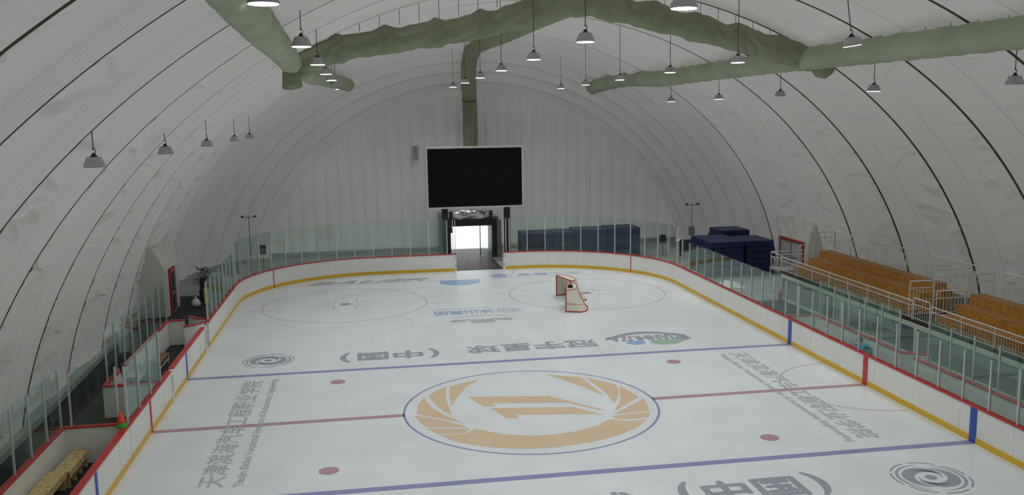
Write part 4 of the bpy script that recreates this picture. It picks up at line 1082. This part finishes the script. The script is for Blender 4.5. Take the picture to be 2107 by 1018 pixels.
# ------------------------------------------------------------------ blue crash mats
def crash_mat(x0, x1, y0, y1, z0, z1, label, group):
    root = thing('crash_mat', ((x0+x1)/2, (y0+y1)/2, z0), label, 'crash mat', group)
    mb = MB(); mb.box(x0, x1, y0, y1, z0+.004, z1-.004); mb.build('mat_body', 'mat', root, bevel=.035)
    mb = MB(); zc = (z0+z1)/2; mb.box(x0-.004, x1+.004, y0-.004, y1+.004, zc-.012, zc+.012); mb.build('edge_seam', 'matedge', root)
LV = ['bottom', 'second lowest', 'third lowest', 'third from the top', 'second from the top', 'top']
cols = [(5.15, 7.35), (7.40, 8.85), (8.92, 11.3), (11.36, 13.75)]
CN_ = ['leftmost', 'second from left', 'third from left', 'rightmost']
for c, (x0, x1) in enumerate(cols):
    zz = 0.0; H = [2.05, 2.08, 2.18, 2.24][c]
    for k in range(6):
        h = H/6; j = RNG.uniform(-.05, .05)
        crash_mat(x0+j*.4, x1+j*.4-.02, 31.0+j, 33.0+j, zz, zz+h, 'blue mat, %s of the %s stack behind the end glass' % (LV[k], CN_[c]), 'crash mat stacks behind the end boards')
        zz += h
piles = [(15.62, 17.85, 22.35, 25.9, 2.24, 6, 'front left pile'), (17.98, 19.85, 22.35, 25.0, 2.24, 6, 'front right pile'), (17.9, 19.9, 26.3, 28.5, 2.42, 6, 'rear pile')]
for (x0, x1, y0, y1, H, n, nm) in piles:
    for k in range(n):
        j = RNG.uniform(-.04, .04)
        crash_mat(x0+j, x1+j, y0-j, y1-j, H*k/n, H*(k+1)/n, 'dark crash mat, %s in the %s by the right wall' % (LV[k], nm), 'crash mat piles beside the right wall')
# loose pale sheet on the floor near the right mats
root = thing('plastic_sheet', (15.6, 19.6, 0), 'crumpled pale plastic sheet on the floor before the mats', 'plastic sheet')
mb = MB(); n = 16; vs = []; fs = []
for i in range(n+1):
    for k in range(n+1):
        u = i/n-.5; v = k/n-.5; e = max(0, 1-4*(u*u+v*v)); vs.append((15.6+1.7*u, 19.6+1.5*v, .01+.35*e*(.5+.5*RNG.random())))
for i in range(n):
    for k in range(n): fs.append((i*(n+1)+k, (i+1)*(n+1)+k, (i+1)*(n+1)+k+1, i*(n+1)+k+1))
mb.add(vs, fs); mb.build('sheet', 'whitebag', root, smooth=True)

# ------------------------------------------------------------------ small things behind the end boards
def speaker(x, y, z, label):
    root = thing('loudspeaker', (x, y, 0), label, 'loudspeaker', 'loudspeakers behind the end glass')
    mb = MB(); mb.box(x-.2, x+.2, y-.16, y+.16, z, z+.62); mb.build('cabinet', 'black', root, bevel=.02)
    mb = MB(); mb.box(x-.17, x+.17, y-.17, y-.16, z+.04, z+.58); mb.build('grille', 'dark', root)
    mb = MB(); mb.tube([(x, y, .05), (x, y, z)], .022, 8); mb.build('pole', 'black', root)
    for k in range(3):
        a = 2*PI*k/3+.4; mb = MB(); mb.tube([(x, y, .55), (x+.45*math.cos(a), y+.45*math.sin(a), .02)], .014, 6); mb.build('leg', 'black', root)
speaker(-12.6, 31.5, 1.22, 'black loudspeaker on a tripod behind the far left corner glass')
speaker(15.9, 32.4, .80, 'black loudspeaker on a tripod behind the far right corner glass')
def camera_mast(x, y, h, label, box):
    root = thing('camera_mast', (x, y, 0), label, 'camera mast', 'camera masts at the far corners')
    mb = MB(); mb.tube([(x, y, 0), (x, y, h)], .03, 8); mb.build('mast_pole', 'wallgrey', root)
    mb = MB(); mb.tube([(x-.45, y, h-.15), (x+.45, y, h-.15)], .025, 8); mb.build('cross_arm', 'wallgrey', root)
    for dx in (-.42, .42):
        mb = MB(); mb.box(x+dx-.07, x+dx+.07, y-.2, y+.06, h-.14, h-.02); mb.build('camera_head', 'dark', root)
    mb = MB(); mb.lathe([(.02, 0), (.09, .05), (.09, .14), (.03, .18)], (x+.3, y, h-.48), 12); mb.build('dome_camera', 'board', root, smooth=True)
    if box:
        mb = MB(); mb.box(x-.28, x+.16, y-.16, y-.03, 1.25, 1.9); mb.build('junction_box', 'wallgrey', root)
camera_mast(-13.6, 33.0, 3.75, 'slim camera mast in the far left corner', False)
camera_mast(18.35, 33.0, 3.65, 'slim camera mast with grey box in the far right corner', True)
root = thing('equipment_case', (17.3, 31.0, 0), 'black equipment case on legs in the far right corner', 'case')
mb = MB(); mb.box(16.75, 17.9, 30.6, 31.2, .35, 1.2); mb.build('case_body', 'black', root, bevel=.02)
for (x, y) in ((16.82, 30.66), (17.83, 30.66), (16.82, 31.14), (17.83, 31.14)):
    mb = MB(); mb.box(x-.03, x+.03, y-.03, y+.03, 0, .35); mb.build('leg', 'black', root)
root = thing('storage_crate', (-3.75, 33.3, 0), 'pale low crate against the end wall left of the doorway', 'crate')
mb = MB(); mb.box(-4.95, -2.55, 33.0, 33.7, 0, 1.02); mb.build('crate_body', 'curb', root, bevel=.02)
mb = MB(); mb.box(-4.98, -2.52, 32.97, 33.73, 1.02, 1.06); mb.build('crate_lid', 'curb', root)

# ------------------------------------------------------------------ clutter in the far left corner
root = thing('artificial_plant', (-15.2, 23.6, 0), 'dark bushy artificial plant beside the left red framed door', 'plant')
mb = MB(); mb.lathe([(.2, 0), (.26, .4), (.22, .4)], (-15.2, 23.6, 0), 16); mb.build('pot', 'black', root)
mb = MB(); rg = random.Random(3)
for i in range(170):
    a = rg.uniform(0, 2*PI); h = rg.uniform(.5, 1.75); r = rg.uniform(.05, .55)*(1.15-.35*h); c = Vector((-15.2+r*math.cos(a), 23.6+r*math.sin(a), h))
    d = Vector((math.cos(a), math.sin(a), rg.uniform(-.3, .6))).normalized(); s = d.cross(Vector((0, 0, 1))).normalized()*.06; L = rg.uniform(.18, .36)
    mb.add([c, c+d*L*.5+s, c+d*L, c+d*L*.5-s], [(0, 1, 2, 3)])
mb.build('foliage', 'leaf', root)
mb = MB()
for k in range(5): mb.tube([(-15.2, 23.6, .35), (-15.2+.2*math.cos(k*1.3), 23.6+.2*math.sin(k*1.3), 1.3)], .012, 5)
mb.build('stems', 'leaf', root)
root = thing('training_pad', (-14.6, 21.2, 0), 'yellow upright pad behind the far left glass', 'pad')
mb = MB(); mb.box(-14.75, -14.45, 21.1, 21.3, .02, .95); mb.build('pad_body', 'yellowpad', root, bevel=.03)
mb = MB(); mb.box(-14.78, -14.42, 21.07, 21.33, 0, .06); mb.build('pad_base', 'black', root)
root = thing('sack', (-15.1, 20.6, 0), 'lumpy white sack on the floor by the yellow pad', 'sack')
mb = MB(); mb.lathe([(.10, 0), (.24, .08), (.26, .25), (.17, .42), (.06, .5), (.09, .58)], (-15.1, 20.6, 0), 14); mb.build('sack_body', 'whitebag', root, smooth=True)
mb = MB(); mb.lathe([(.068, 0), (.068, .03)], (-15.1, 20.6, .485), 12); mb.build('tie', 'rubber', root)
root = thing('dark_cabinet', (-14.6, 22.4, 0), 'low black cabinet behind the far left glass', 'cabinet')
mb = MB(); mb.box(-15.1, -13.9, 22.1, 22.8, .05, 1.35); mb.build('cabinet_body', 'black', root, bevel=.015)
mb = MB(); mb.box(-15.05, -14.52, 22.08, 22.1, .1, 1.3); mb.build('cabinet_door', 'dark', root)
mb = MB(); mb.box(-14.48, -13.95, 22.08, 22.1, .1, 1.3); mb.build('cabinet_door', 'dark', root)
